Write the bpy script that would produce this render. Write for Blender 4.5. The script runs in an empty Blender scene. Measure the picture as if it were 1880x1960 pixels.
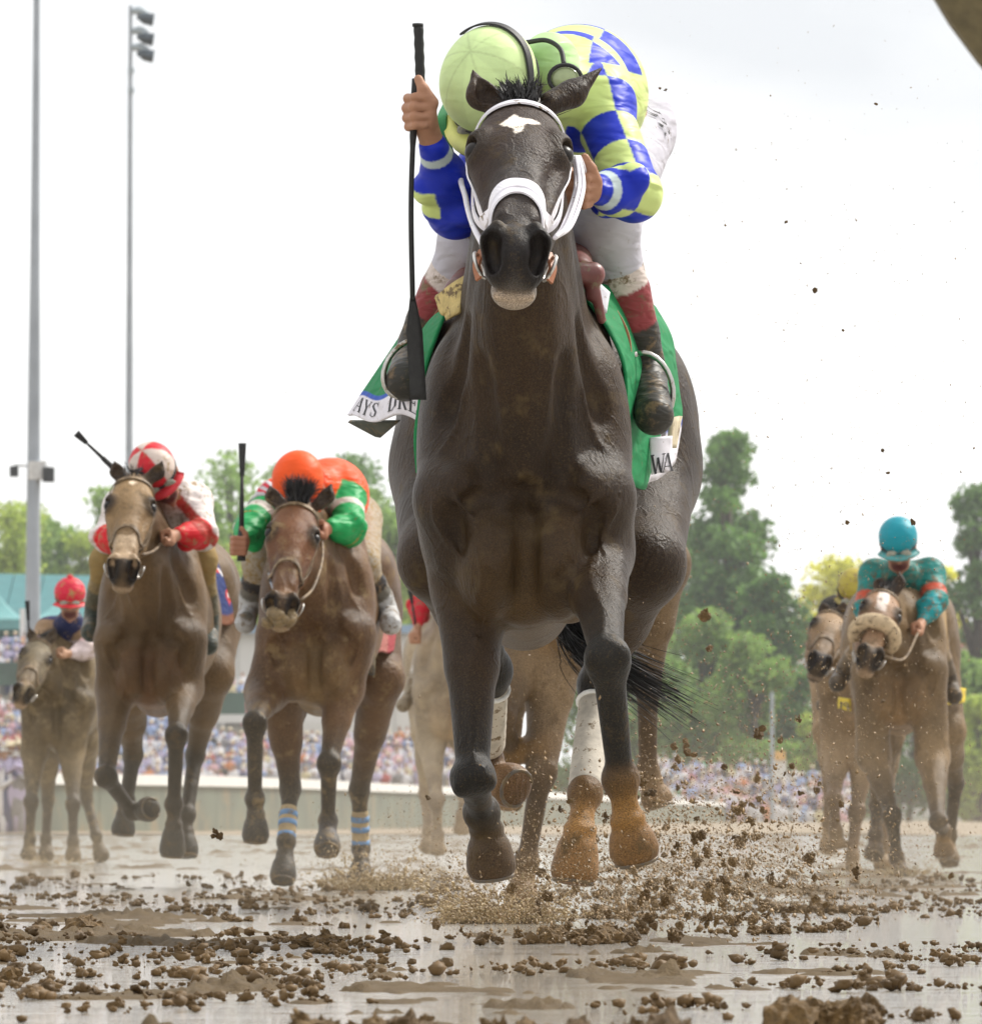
import bpy, math, random
import numpy as np
from mathutils import Vector, Matrix

# ------------------------------------------------------------------ camera, sky, sun, exposure
SC = bpy.context.scene
FPX, HY, CAMH = 15640.0, 1565.0, 0.268       # focal length in picture units (1880 wide), horizon row, camera height
cd = bpy.data.cameras.new('camera'); cam = bpy.data.objects.new('camera', cd)
SC.collection.objects.link(cam); SC.camera = cam
cam.location = (0, 0, CAMH); cam.rotation_euler = (math.pi/2, 0, 0)
cd.sensor_fit = 'HORIZONTAL'; cd.sensor_width = 36; cd.lens = 36*FPX/1880
cd.shift_y = (HY-980)/1880; cd.clip_start = 0.5; cd.clip_end = 5000
cd.dof.use_dof = True; cd.dof.focus_distance = 17.0; cd.dof.aperture_fstop = 28

w = bpy.data.worlds.new('World'); SC.world = w; w.use_nodes = True
nt = w.node_tree; N = nt.nodes; bg = N['Background']
SUN_EL, SUN_ROT = math.radians(46), math.radians(52)
sky = N.new('ShaderNodeTexSky'); sky.sky_type = 'NISHITA'; sky.sun_disc = False
sky.sun_elevation = SUN_EL; sky.sun_rotation = SUN_ROT
tc = N.new('ShaderNodeTexCoord'); mp = N.new('ShaderNodeMapping'); mp.inputs['Scale'].default_value = (3, 3, 9)
nz = N.new('ShaderNodeTexNoise'); nz.inputs['Scale'].default_value = 2.2; nz.inputs['Detail'].default_value = 5
cr = N.new('ShaderNodeValToRGB')
cr.color_ramp.elements[0].position = .32; cr.color_ramp.elements[0].color = (8.0, 8.2, 8.5, 1)
cr.color_ramp.elements[1].position = .68; cr.color_ramp.elements[1].color = (12.6, 12.5, 12.3, 1)
mx = N.new('ShaderNodeMixRGB'); mx.inputs[0].default_value = .95
nt.links.new(tc.outputs['Generated'], mp.inputs[0]); nt.links.new(mp.outputs[0], nz.inputs['Vector'])
nt.links.new(nz.outputs[0], cr.inputs[0]); nt.links.new(sky.outputs[0], mx.inputs[1])
nt.links.new(cr.outputs[0], mx.inputs[2]); nt.links.new(mx.outputs[0], bg.inputs[0])
bg.inputs['Strength'].default_value = 0.078
sl = bpy.data.lights.new('sun', 'SUN'); sl.energy = 3.2; sl.angle = math.radians(14); sl.color = (1, .95, .87)
so = bpy.data.objects.new('sun', sl); SC.collection.objects.link(so)
dsun = Vector((math.sin(SUN_ROT)*math.cos(SUN_EL), math.cos(SUN_ROT)*math.cos(SUN_EL), math.sin(SUN_EL)))
so.rotation_euler = dsun.to_track_quat('Z', 'Y').to_euler()
vs = SC.view_settings; vs.view_transform = 'Standard'; vs.look = 'None'; vs.exposure = 0.55; vs.gamma = 1
vs.use_curve_mapping = False
try:
    SC.cycles.max_bounces = 6; SC.cycles.transparent_max_bounces = 6; SC.cycles.caustics_reflective = False
except Exception: pass

rng = np.random.default_rng(7); random.seed(7)

# ------------------------------------------------------------------ linking and naming helpers
def tag(o, label=None, cat=None, group=None, kind=None):
    if label: o['label'] = label
    if cat: o['category'] = cat
    if group: o['group'] = group
    if kind: o['kind'] = kind
    return o
def empty(name, loc, label, cat, group=None):
    o = bpy.data.objects.new(name, None); o.empty_display_size = .1; o.location = loc
    SC.collection.objects.link(o); return tag(o, label, cat, group)
def mesh_obj(name, verts, faces, mat, parent=None, smooth=True, attrs=None):
    """verts in world coordinates; children keep world placement (root empties carry location only)"""
    me = bpy.data.meshes.new(name)
    verts = np.asarray(verts, dtype=np.float64)
    off = np.zeros(3)
    if parent is not None:
        off = WLOC[parent.name]
    else:
        lo, hi = verts.min(0), verts.max(0); off = np.array([(lo[0]+hi[0])/2, (lo[1]+hi[1])/2, lo[2]])
    vl = verts-off
    if isinstance(faces, np.ndarray) and faces.ndim == 2:
        n, k = faces.shape
        me.vertices.add(len(vl)); me.vertices.foreach_set('co', vl.astype(np.float32).ravel())
        me.loops.add(n*k); me.loops.foreach_set('vertex_index', faces.astype(np.int32).ravel())
        me.polygons.add(n); me.polygons.foreach_set('loop_start', np.arange(0, n*k, k, dtype=np.int32))
        try: me.polygons.foreach_set('loop_total', np.full(n, k, dtype=np.int32))
        except Exception: pass
        me.update(calc_edges=True)
    else:
        me.from_pydata(vl.tolist(), [], faces)
    me.validate()
    if smooth: me.polygons.foreach_set('use_smooth', np.ones(len(me.polygons), dtype=bool))
    if attrs:
        for nm, (typ, arr) in attrs.items():
            a = me.attributes.new(nm, typ, 'POINT')
            if typ == 'FLOAT_COLOR':
                c4 = np.ones((len(arr), 4), np.float32); c4[:, :3] = arr; a.data.foreach_set('color', c4.ravel())
            elif typ == 'FLOAT_VECTOR': a.data.foreach_set('vector', np.asarray(arr, np.float32).ravel())
            else: a.data.foreach_set('value', np.asarray(arr, np.float32).ravel())
    me.materials.append(mat)
    o = bpy.data.objects.new(name, me); SC.collection.objects.link(o)
    if parent is not None:
        o.parent = parent; WLOC[o.name] = off       # child sits at its parent's origin
    else:
        o.location = off; WLOC[o.name] = off
    return o
WLOC = {}
def root(name, loc, label, cat, group=None):
    o = empty(name, loc, label, cat, group); WLOC[o.name] = np.array(loc, dtype=float); return o

# ------------------------------------------------------------------ materials
MATS = {}
def mat_base(name):
    m = bpy.data.materials.new(name); m.use_nodes = True
    nt = m.node_tree; return m, nt, nt.nodes, nt.links, nt.nodes['Principled BSDF']
def noise(N, L, scale, detail=4, vec=None, rough=.55):
    n = N.new('ShaderNodeTexNoise'); n.inputs['Scale'].default_value = scale; n.inputs['Detail'].default_value = detail
    n.inputs['Roughness'].default_value = rough
    if vec is not None: L.new(vec, n.inputs['Vector'])
    return n
def ramp(N, L, src, p0, p1, c0=(0, 0, 0, 1), c1=(1, 1, 1, 1)):
    r = N.new('ShaderNodeValToRGB'); L.new(src, r.inputs[0])
    r.color_ramp.elements[0].position = p0; r.color_ramp.elements[1].position = p1
    r.color_ramp.elements[0].color = c0; r.color_ramp.elements[1].color = c1
    return r
def mixc(N, L, fac, a, b, mode='MIX'):
    m = N.new('ShaderNodeMixRGB'); m.blend_type = mode
    for i, v in ((0, fac), (1, a), (2, b)):
        if isinstance(v, (int, float)): m.inputs[i].default_value = v
        elif isinstance(v, tuple): m.inputs[i].default_value = (*v, 1) if len(v) == 3 else v
        else: L.new(v, m.inputs[i])
    return m.outputs[0]
def plain(name, col, rough=.6, var=.25, nscale=20, bump=.15, bscale=120, metal=0, mud=0., mudcol=(.17, .12, .065), mscale=30, spec=.5, sheen=0, bdist=.004):
    """procedural surface: colour with variation, optional mud spatter, fine relief"""
    if name in MATS: return MATS[name]
    m, nt, N, L, P = mat_base(name)
    tc = N.new('ShaderNodeTexCoord'); ob = tc.outputs['Object']
    n1 = noise(N, L, nscale, 5, ob)
    lo = tuple(max(0, c*(1-var)) for c in col); hi = tuple(min(1, c*(1+var)) for c in col)
    r1 = ramp(N, L, n1.outputs[0], .3, .7, (*lo, 1), (*hi, 1)); c = r1.outputs[0]
    if mud > 0:
        n2 = noise(N, L, mscale, 8, ob, .7); r2 = ramp(N, L, n2.outputs[0], .62-mud*.3, .68-mud*.28)
        mc = mixc(N, L, n1.outputs[0], tuple(x*.7 for x in mudcol), tuple(x*1.3 for x in mudcol))
        c = mixc(N, L, r2.outputs[0], c, mc)
    L.new(c, P.inputs['Base Color'])
    P.inputs['Roughness'].default_value = rough; P.inputs['Metallic'].default_value = metal
    P.inputs['Specular IOR Level'].default_value = spec
    if sheen: P.inputs['Sheen Weight'].default_value = sheen
    if bump:
        n3 = noise(N, L, bscale, 6, ob); b = N.new('ShaderNodeBump'); b.inputs['Strength'].default_value = bump
        b.inputs['Distance'].default_value = bdist; L.new(n3.outputs[0], b.inputs['Height']); L.new(b.outputs[0], P.inputs['Normal'])
    MATS[name] = m; return m
def coat(name, mud=.35, rough=.42, mudcol=(.16, .105, .055), hair=1., mscale=14):
    """horse coat: painted markings in the attribute 'col', veined and streaked, mud spatter on top"""
    if name in MATS: return MATS[name]
    m, nt, N, L, P = mat_base(name)
    tc = N.new('ShaderNodeTexCoord'); ob = tc.outputs['Object']
    at = N.new('ShaderNodeAttribute'); at.attribute_name = 'col'
    n1 = noise(N, L, 7, 6, ob, .6)
    n8 = noise(N, L, 2.6, 3, ob, .6); c = mixc(N, L, n1.outputs[0], (.45, .45, .46), (1.6, 1.5, 1.4)); c = mixc(N, L, 1., c, mixc(N, L, ramp(N, L, n8.outputs[0], .35, .65).outputs[0], (.65, .62, .6), (1.3, 1.3, 1.3)), 'MULTIPLY'); c = mixc(N, L, 1., at.outputs['Color'], c, 'MULTIPLY')
    n2 = noise(N, L, mscale, 9, ob, .72); r2 = ramp(N, L, n2.outputs[0], .60-mud*.25, .70-mud*.18)
    n4 = noise(N, L, 190, 3, ob, .8); r4 = ramp(N, L, n4.outputs[0], .55-mud*.09, .66-mud*.06)
    n6 = noise(N, L, 420, 2, ob, .8); c = mixc(N, L, 1., c, mixc(N, L, ramp(N, L, n6.outputs[0], .32, .68).outputs[0], (.32, .30, .28), (1.9, 1.85, 1.75)), 'MULTIPLY')
    fac = N.new('ShaderNodeMath'); fac.operation = 'MAXIMUM'
    f1 = N.new('ShaderNodeMath'); f1.operation = 'MULTIPLY'; L.new(r2.outputs[0], f1.inputs[0]); f1.inputs[1].default_value = .8
    f2 = N.new('ShaderNodeMath'); f2.operation = 'MULTIPLY'; L.new(r4.outputs[0], f2.inputs[0]); f2.inputs[1].default_value = .45
    L.new(f1.outputs[0], fac.inputs[0]); L.new(f2.outputs[0], fac.inputs[1])
    mc = mixc(N, L, n4.outputs[0], tuple(x*.6 for x in mudcol), tuple(x*1.5 for x in mudcol))
    bw = N.new('ShaderNodeRGBToBW'); L.new(at.outputs['Color'], bw.inputs[0]); rb = ramp(N, L, bw.outputs[0], .0075, .011)     # no mud inside nostrils and ears
    fm = N.new('ShaderNodeMath'); fm.operation = 'MULTIPLY'; L.new(fac.outputs[0], fm.inputs[0]); L.new(rb.outputs[0], fm.inputs[1]); fac = fm
    c = mixc(N, L, fac.outputs[0], c, mc); L.new(c, P.inputs['Base Color'])
    rr = N.new('ShaderNodeMapRange'); L.new(mixc(N, L, .55, fac.outputs[0], n8.outputs[0]), rr.inputs[0]); rr.inputs[3].default_value = rough-.12; rr.inputs[4].default_value = .75
    L.new(rr.outputs[0], P.inputs['Roughness'])
    P.inputs['Specular IOR Level'].default_value = .19
    mp = N.new('ShaderNodeMapping'); mp.inputs['Scale'].default_value = (1, 1, .35); L.new(ob, mp.inputs[0])
    n3 = noise(N, L, 260, 3, mp.outputs[0], .7); n5 = noise(N, L, 16, 4, ob, .5)
    b1 = N.new('ShaderNodeBump'); b1.inputs['Strength'].default_value = .6*hair; b1.inputs['Distance'].default_value = .004; L.new(n3.outputs[0], b1.inputs['Height'])
    b2 = N.new('ShaderNodeBump'); b2.inputs['Strength'].default_value = .45; b2.inputs['Distance'].default_value = .014
    L.new(n5.outputs[0], b2.inputs['Height']); L.new(b1.outputs[0], b2.inputs['Normal'])
    mv = N.new('ShaderNodeMapping'); mv.inputs['Scale'].default_value = (1.6, 1.6, .6); L.new(ob, mv.inputs[0]); n7 = noise(N, L, 6, 3, mv.outputs[0], .5); n7.inputs['Distortion'].default_value = 1.2
    rg = N.new('ShaderNodeMath'); rg.operation = 'SUBTRACT'; L.new(n7.outputs[0], rg.inputs[0]); rg.inputs[1].default_value = .5
    ra = N.new('ShaderNodeMath'); ra.operation = 'ABSOLUTE'; L.new(rg.outputs[0], ra.inputs[0]); rv = ramp(N, L, ra.outputs[0], .0, .035, (1, 1, 1, 1), (0, 0, 0, 1))
    b3 = N.new('ShaderNodeBump'); b3.inputs['Strength'].default_value = .22; b3.inputs['Distance'].default_value = .010; L.new(rv.outputs[0], b3.inputs['Height']); L.new(b2.outputs[0], b3.inputs['Normal']); L.new(b3.outputs[0], P.inputs['Normal'])
    MATS[name] = m; return m
def attr_mat(name, rough=.6, mud=0., mudcol=(.16, .11, .06), mscale=25, wr=.35, wscale=14, sheen=0):
    """cloth or skin whose colours sit in the attribute 'col'; folds by bump"""
    if name in MATS: return MATS[name]
    m, nt, N, L, P = mat_base(name)
    tc = N.new('ShaderNodeTexCoord'); ob = tc.outputs['Object']
    at = N.new('ShaderNodeAttribute'); at.attribute_name = 'col'
    n1 = noise(N, L, 18, 4, ob); c = mixc(N, L, n1.outputs[0], (.86, .86, .86), (1.12, 1.12, 1.12))
    c = mixc(N, L, 1., at.outputs['Color'], c, 'MULTIPLY')
    if mud:
        n2 = noise(N, L, mscale, 9, ob, .75); r2 = ramp(N, L, n2.outputs[0], .62-mud*.3, .70-mud*.24)
        mc = mixc(N, L, n1.outputs[0], tuple(x*.6 for x in mudcol), tuple(x*1.5 for x in mudcol))
        c = mixc(N, L, r2.outputs[0], c, mc)
    L.new(c, P.inputs['Base Color']); P.inputs['Roughness'].default_value = rough; P.inputs['Specular IOR Level'].default_value = .2
    mp = N.new('ShaderNodeMapping'); mp.inputs['Rotation'].default_value = (.5, .4, .3); mp.inputs['Scale'].default_value = (1, 1, 2.6); L.new(ob, mp.inputs[0])
    n3 = noise(N, L, wscale, 1.5, mp.outputs[0], .4); n3.inputs['Distortion'].default_value = .5
    b1 = N.new('ShaderNodeBump'); b1.inputs['Strength'].default_value = wr; b1.inputs['Distance'].default_value = .028; L.new(n3.outputs[0], b1.inputs['Height'])
    n4 = noise(N, L, 500, 2, ob); b2 = N.new('ShaderNodeBump'); b2.inputs['Strength'].default_value = .06; b2.inputs['Distance'].default_value = .001
    L.new(n4.outputs[0], b2.inputs['Height']); L.new(b1.outputs[0], b2.inputs['Normal']); L.new(b2.outputs[0], P.inputs['Normal'])
    MATS[name] = m; return m

# ------------------------------------------------------------------ implicit surfaces
def V(*a): return np.array(a, dtype=np.float64)
def unit(v): v = np.asarray(v, float); return v/np.linalg.norm(v)
class RC:                                               # round cone, optionally flattened along n
    def __init__(s, a, b, ra, rb, n=None, q=1.):
        s.a, s.b, s.ra, s.rb = np.asarray(a, float), np.asarray(b, float), ra, rb; s.n = None if n is None else unit(n); s.q = q
        R = max(ra, rb)/min(1, q); s.lo = np.minimum(s.a, s.b)-R; s.hi = np.maximum(s.a, s.b)+R
        s.ab = s.b-s.a; s.l2 = max(1e-9, s.ab@s.ab)
    def t(s, P): return np.clip(((P-s.a.astype(P.dtype))@s.ab.astype(P.dtype))/s.l2, 0, 1)
    def __call__(s, P):
        t = s.t(P); v = P-s.a.astype(P.dtype)-t[..., None]*s.ab.astype(P.dtype)
        if s.n is not None:
            n = s.n.astype(P.dtype); v = v+(v@n)[..., None]*n*(s.q-1)
        return np.sqrt((v*v).sum(-1))-(s.ra+(s.rb-s.ra)*t)
class EL:                                               # oriented ellipsoid
    def __init__(s, c, r, R=None):
        s.c, s.r = np.asarray(c, float), np.asarray(r, float); s.R = np.eye(3) if R is None else np.asarray(R, float)
        e = np.sqrt(((s.R*s.r[None, :])**2).sum(1)); s.lo, s.hi = s.c-e, s.c+e
    def t(s, P): return np.zeros(P.shape[:-1], P.dtype)
    def __call__(s, P):
        q = (P-s.c.astype(P.dtype))@s.R.astype(P.dtype); r = s.r.astype(P.dtype)
        k0 = np.sqrt(((q/r)**2).sum(-1))+1e-6; k1 = np.sqrt(((q/(r*r))**2).sum(-1))+1e-6
        return k0*(k0-1)/k1
class HOOF:                                             # frustum a -> b with flat sole
    def __init__(s, a, b, ra, rb):
        s.a, s.b, s.ra, s.rb = np.asarray(a, float), np.asarray(b, float), ra, rb
        R = max(ra, rb); s.lo = np.minimum(s.a, s.b)-R; s.hi = np.maximum(s.a, s.b)+R; s.ab = s.b-s.a; s.L = np.linalg.norm(s.ab)
    def t(s, P): return np.clip(((P-s.a.astype(P.dtype))@s.ab.astype(P.dtype))/s.L**2, 0, 1)
    def __call__(s, P):
        tt = ((P-s.a.astype(P.dtype))@s.ab.astype(P.dtype))/s.L**2
        v = P-s.a.astype(P.dtype)-tt[..., None]*s.ab.astype(P.dtype)
        t = np.clip(tt, 0, 1); rad = np.sqrt((v*v).sum(-1))-(s.ra+(s.rb-s.ra)*t); ax = np.abs(tt-.5)*s.L-s.L/2
        k = .045; h = np.maximum(k-np.abs(rad-ax), 0)/k
        return np.maximum(rad, ax)+h*h*k*.25
def frame3(x=None, y=None, z=None):
    """rotation matrix with columns = axes"""
    return np.stack([unit(x), unit(y), unit(z)], 1)
class SDF:
    def __init__(s): s.ops = []
    def add(s, p, k=.02, c=None, c2=None, uv=None): s.ops.append(('u', p, k, c, c2 if c2 is not None else c, uv)); return s
    def sub(s, p, k=.01, c=None): s.ops.append(('s', p, k, c, c, None)); return s
    def rc(s, a, b, ra, rb, k=.03, c=None, c2=None, **kw):
        uv = kw.pop('uv', None); return s.add(RC(a, b, ra, rb, **kw), k, c, c2, uv)
    def el(s, cen, r, k=.03, c=None, R=None): return s.add(EL(cen, r, R), k, c)
    @staticmethod
    def blend(op, f, d, k):
        if op == 'u':
            h = np.maximum(k-np.abs(f-d), 0)/k; return np.minimum(f, d)-h*h*k*.25
        h = np.maximum(k-np.abs(f+d), 0)/k; return np.maximum(f, -d)+h*h*k*.25
    def eval(s, P):
        f = np.full(P.shape[:-1], 1., P.dtype)
        for op, p, k, *_ in s.ops: f = s.blend(op, f, p(P), k)
        return f
    def grad(s, P, e=.002):
        g = np.zeros_like(P)
        for i in range(3):
            d = np.zeros(3); d[i] = e; g[:, i] = s.eval(P+d)-s.eval(P-d)
        return g/(np.linalg.norm(g, axis=1, keepdims=True)+1e-9)
    def project(s, P, off=0, it=6):
        P = np.array(P, dtype=float)
        for _ in range(it): P = P-s.grad(P)*(s.eval(P)-off)[:, None]*.9
        return P
    def polygonise(s, vox, box=None):
        lo = np.min([p.lo for o, p, *_ in s.ops if o == 'u'], 0)-.03; hi = np.max([p.hi for o, p, *_ in s.ops if o == 'u'], 0)+.03
        if box is not None: lo = np.maximum(lo, box[0]); hi = np.minimum(hi, box[1])
        n = np.ceil((hi-lo)/vox).astype(int)+1
        F = np.full(n, 1., np.float32)
        ax = [(lo[i]+vox*np.arange(n[i])).astype(np.float32) for i in range(3)]
        for op, p, k, *_ in s.ops:
            i0 = np.clip(np.floor((p.lo-k-2*vox-lo)/vox).astype(int), 0, n); i1 = np.clip(np.ceil((p.hi+k+2*vox-lo)/vox).astype(int)+1, 0, n)
            if (i1 <= i0).any(): continue
            G = np.stack(np.meshgrid(ax[0][i0[0]:i1[0]], ax[1][i0[1]:i1[1]], ax[2][i0[2]:i1[2]], indexing='ij'), -1)
            sl = tuple(slice(i0[i], i1[i]) for i in range(3)); F[sl] = s.blend(op, F[sl], p(G), k)
        return surface_nets(F, lo, vox)
    def colours(s, Vt, default=(.2, .15, .1)):
        W = np.full(len(Vt), 1e-9); C = np.tile(np.array(default), (len(Vt), 1))*1e-9; best = np.full(len(Vt), 9.); UV = np.zeros((len(Vt), 3))
        for op, p, k, c, c2, uv in s.ops:
            if c is None and uv is None: continue
            d = p(Vt)
            if op == 's': d = np.abs(d)
            if c is not None:
                t = p.t(Vt)[:, None]; w_ = np.exp(-np.clip(d, -.02, .5)/(.006 if k < .02 else .012))*(200. if op == 's' else 1.)
                C += w_[:, None]*(np.array(c)*(1-t)+np.array(c2)*t); W += w_
            if uv is not None:
                m = d < best; best[m] = d[m]; UV[m] = uv(Vt[m])
        return C/W[:, None], UV
def surface_nets(F, lo, vox):
    ins = F < 0; n = F.shape
    c = [ins[i:n[0]-1+i, j:n[1]-1+j, k:n[2]-1+k] for i in (0, 1) for j in (0, 1) for k in (0, 1)]
    anyc = np.zeros_like(c[0]); allc = np.ones_like(c[0])
    for q in c: anyc |= q; allc &= q
    act = anyc & ~allc; ids = np.full(act.shape, -1, np.int64); I = np.argwhere(act); ids[act] = np.arange(len(I))
    S = np.zeros((len(I), 3)); cnt = np.zeros(len(I))
    co = [(i, j, k) for i in (0, 1) for j in (0, 1) for k in (0, 1)]
    for a in range(8):
        for b in range(a+1, 8):
            A, B = co[a], co[b]
            if sum(abs(A[t]-B[t]) for t in range(3)) != 1: continue
            fa = F[I[:, 0]+A[0], I[:, 1]+A[1], I[:, 2]+A[2]]; fb = F[I[:, 0]+B[0], I[:, 1]+B[1], I[:, 2]+B[2]]
            m = (fa < 0) != (fb < 0); t = np.where(m, fa/(fa-fb+1e-12), 0)
            P = np.array(A)+t[:, None]*(np.array(B)-np.array(A)); S[m] += P[m]; cnt[m] += 1
    Vt = lo+vox*(I+S/np.maximum(cnt, 1)[:, None]); Q = []
    for axx in range(3):
        u, v = [(1, 2), (2, 0), (0, 1)][axx]
        s0 = [slice(None)]*3; s1 = [slice(None)]*3; s0[axx] = slice(0, n[axx]-1); s1[axx] = slice(1, n[axx])
        for t in (u, v): s0[t] = slice(1, n[t]-1); s1[t] = slice(1, n[t]-1)
        a, b = ins[tuple(s0)], ins[tuple(s1)]; E = np.argwhere(a != b)
        if not len(E): continue
        flip = a[tuple(E.T)]; E = E.copy(); E[:, u] += 1; E[:, v] += 1
        def gid(du, dv):
            e = E.copy(); e[:, u] += du; e[:, v] += dv; return ids[tuple(e.T)]
        q = np.stack([gid(-1, -1), gid(0, -1), gid(0, 0), gid(-1, 0)], 1)
        q[~flip] = q[~flip][:, ::-1]; Q.append(q)
    return Vt, (np.concatenate(Q) if Q else np.zeros((0, 4), int))
def sdf_mesh(name, S, vox, mat, parent, default=(.2, .15, .1), fine=None, colfn=None):
    """fine = [(lo, hi, vox)] boxes meshed more finely, overlapping one coarse cell"""
    Vt, Q = S.polygonise(vox); parts = []
    fine = fine or []
    if fine:
        cen = Vt[Q].mean(1); keep = np.ones(len(Q), bool)
        for lo, hi, v2 in fine: keep &= ~((cen > lo) & (cen < hi)).all(1)
        Q = Q[keep]
    parts.append((Vt, Q))
    for lo, hi, v2 in fine:
        lo, hi = np.asarray(lo), np.asarray(hi)
        V2, Q2 = S.polygonise(v2, (lo-vox*2.2, hi+vox*2.2)); c2 = V2[Q2].mean(1)
        Q2 = Q2[((c2 > lo-vox*.8) & (c2 < hi+vox*.8)).all(1)]; parts.append((V2, Q2))
    vs_, qs_, o = [], [], 0
    for a, b in parts:
        used = np.unique(b); rm = np.full(len(a), -1); rm[used] = np.arange(len(used)); vs_.append(a[used]); qs_.append(rm[b]+o); o += len(used)
    Vt = np.concatenate(vs_); Q = np.concatenate(qs_)
    C, UV = S.colours(Vt, default)
    if colfn is not None:
        C0 = C; C = colfn(Vt, C0, UV); r2_ = np.random.default_rng(3); e = (fine[0][2] if fine else vox)*.5
        for _ in range(5): C = C+colfn(Vt+r2_.uniform(-e, e, Vt.shape), C0, UV)
        C = C/6
    return mesh_obj(name, Vt, Q, mat, parent, True, {'col': ('FLOAT_COLOR', C)})

# ------------------------------------------------------------------ numpy noise
def vnoise(x, y, seed=0):
    xi, yi = np.floor(x).astype(np.int64), np.floor(y).astype(np.int64); fx, fy = x-xi, y-yi
    fx = fx*fx*(3-2*fx); fy = fy*fy*(3-2*fy)
    def h(a, b):
        v = (a*374761393+b*668265263+seed*974634777) & 0xffffffff; v = ((v ^ (v >> 13))*1274126177) & 0xffffffff
        return ((v ^ (v >> 16)) & 0xffff)/65535.
    return (h(xi, yi)*(1-fx)+h(xi+1, yi)*fx)*(1-fy)+(h(xi, yi+1)*(1-fx)+h(xi+1, yi+1)*fx)*fy
def fbm(x, y, o=4, seed=0, g=.5):
    r, a, s = 0, 1, 0
    for i in range(o): r = r+a*vnoise(x*2**i+i*17.3, y*2**i+i*9.1, seed+i); s += a; a *= g
    return r/s

# ------------------------------------------------------------------ generic geometry
def tube(pts, rads, seg=10, cap=True):
    pts = [np.asarray(p, float) for p in pts]; n = len(pts); rads = rads if hasattr(rads, '__len__') else [rads]*n
    vs_, fs = [], []; up = None
    for i, p in enumerate(pts):
        t = unit(pts[min(i+1, n-1)]-pts[max(i-1, 0)])
        if up is None: up = np.array([0, 0, 1.]) if abs(t[2]) < .9 else np.array([1., 0, 0])
        x = unit(np.cross(up, t)); y = np.cross(t, x); up = y
        for k in range(seg):
            a = 2*math.pi*k/seg; vs_.append(p+rads[i]*(math.cos(a)*x+math.sin(a)*y))
    for i in range(n-1):
        for k in range(seg):
            a, b = i*seg+k, i*seg+(k+1) % seg; fs.append([a, b, b+seg, a+seg])
    if cap: fs.append(list(range(seg))[::-1]); fs.append(list(range((n-1)*seg, n*seg)))
    return vs_, fs
class MB:
    def __init__(s): s.v, s.f = [], []
    def add(s, v, f): o = len(s.v); s.v += [tuple(map(float, p)) for p in v]; s.f += [[i+o for i in q] for q in f]; return s
    def tube(s, pts, r, seg=10): return s.add(*tube(pts, r, seg))
    def box(s, lo, hi):
        x0, y0, z0 = lo; x1, y1, z1 = hi
        return s.add([(x0, y0, z0), (x1, y0, z0), (x1, y1, z0), (x0, y1, z0), (x0, y0, z1), (x1, y0, z1), (x1, y1, z1), (x0, y1, z1)],
                     [[3, 2, 1, 0], [4, 5, 6, 7], [0, 1, 5, 4], [1, 2, 6, 5], [2, 3, 7, 6], [3, 0, 4, 7]])
    def obj(s, name, mat, parent=None, smooth=False, **kw): return mesh_obj(name, s.v, s.f, mat, parent, smooth, **kw)
def catmull(P, m=8):
    P = [np.asarray(p, float) for p in P]; P = [2*P[0]-P[1]]+P+[2*P[-1]-P[-2]]; out = []
    for i in range(1, len(P)-2):
        for j in range(m):
            t = j/m; a, b, c, d = P[i-1:i+3]
            out.append(.5*((2*b)+(-a+c)*t+(2*a-5*b+4*c-d)*t*t+(-a+3*b-3*c+d)*t**3))
    out.append(P[-2]); return np.array(out)
def strap(name, pts, width, mat, parent, S=None, thick=.004, lift=.003, m=8, normal=None):
    """a flat band along pts; with S it hugs that implicit surface"""
    C = catmull(pts, m); n = len(C)
    if S is not None:
        C = S.project(C, lift+thick/2); Nn = S.grad(C, .006)
        for _ in range(2): Nn[1:-1] = (Nn[:-2]+Nn[1:-1]*2+Nn[2:])/4
    else: Nn = np.tile(unit(normal if normal is not None else (0, -1, 0)), (n, 1))
    T = np.gradient(C, axis=0); T /= np.linalg.norm(T, axis=1, keepdims=True)+1e-9
    B = np.cross(T, Nn); B /= np.linalg.norm(B, axis=1, keepdims=True)+1e-9; Nn = np.cross(B, T)
    vs_, fs = [], []
    prof = [(-1, -1), (-.9, 1), (.9, 1), (1, -1)]; k = len(prof)
    for i in range(n):
        for a, b in prof: vs_.append(C[i]+B[i]*a*width/2+Nn[i]*b*thick/2)
    for i in range(n-1):
        for j in range(k): a, b = i*k+j, i*k+(j+1) % k; fs.append([a, b, b+k, a+k])
    fs.append(list(range(k))[::-1]); fs.append(list(range((n-1)*k, n*k)))
    return mesh_obj(name, vs_, fs, mat, parent, False)
def hair(name, roots, dirs, length, mat, parent, wid=.0022, seg=4, curl=.25, grav=.0):
    vs_, fs = [], []; n = len(roots)
    L_ = length if hasattr(length, '__len__') else np.full(n, length)
    for i in range(n):
        p = np.array(roots[i], float); d = unit(dirs[i]); l = L_[i]*random.uniform(.75, 1.15); side = unit(np.cross(d, rng.normal(size=3))); o = len(vs_)
        bend = rng.normal(size=3)*curl
        for j in range(seg+1):
            ww = wid*(1-j/(seg+.3)); vs_ += [p-side*ww, p+side*ww]
            d = unit(d+bend/seg+np.array([0, 0, -grav])/seg); p = p+d*l/seg
        for j in range(seg): a = o+2*j; fs.append([a, a+1, a+3, a+2])
    return mesh_obj(name, vs_, np.array(fs), mat, parent, False)

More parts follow.
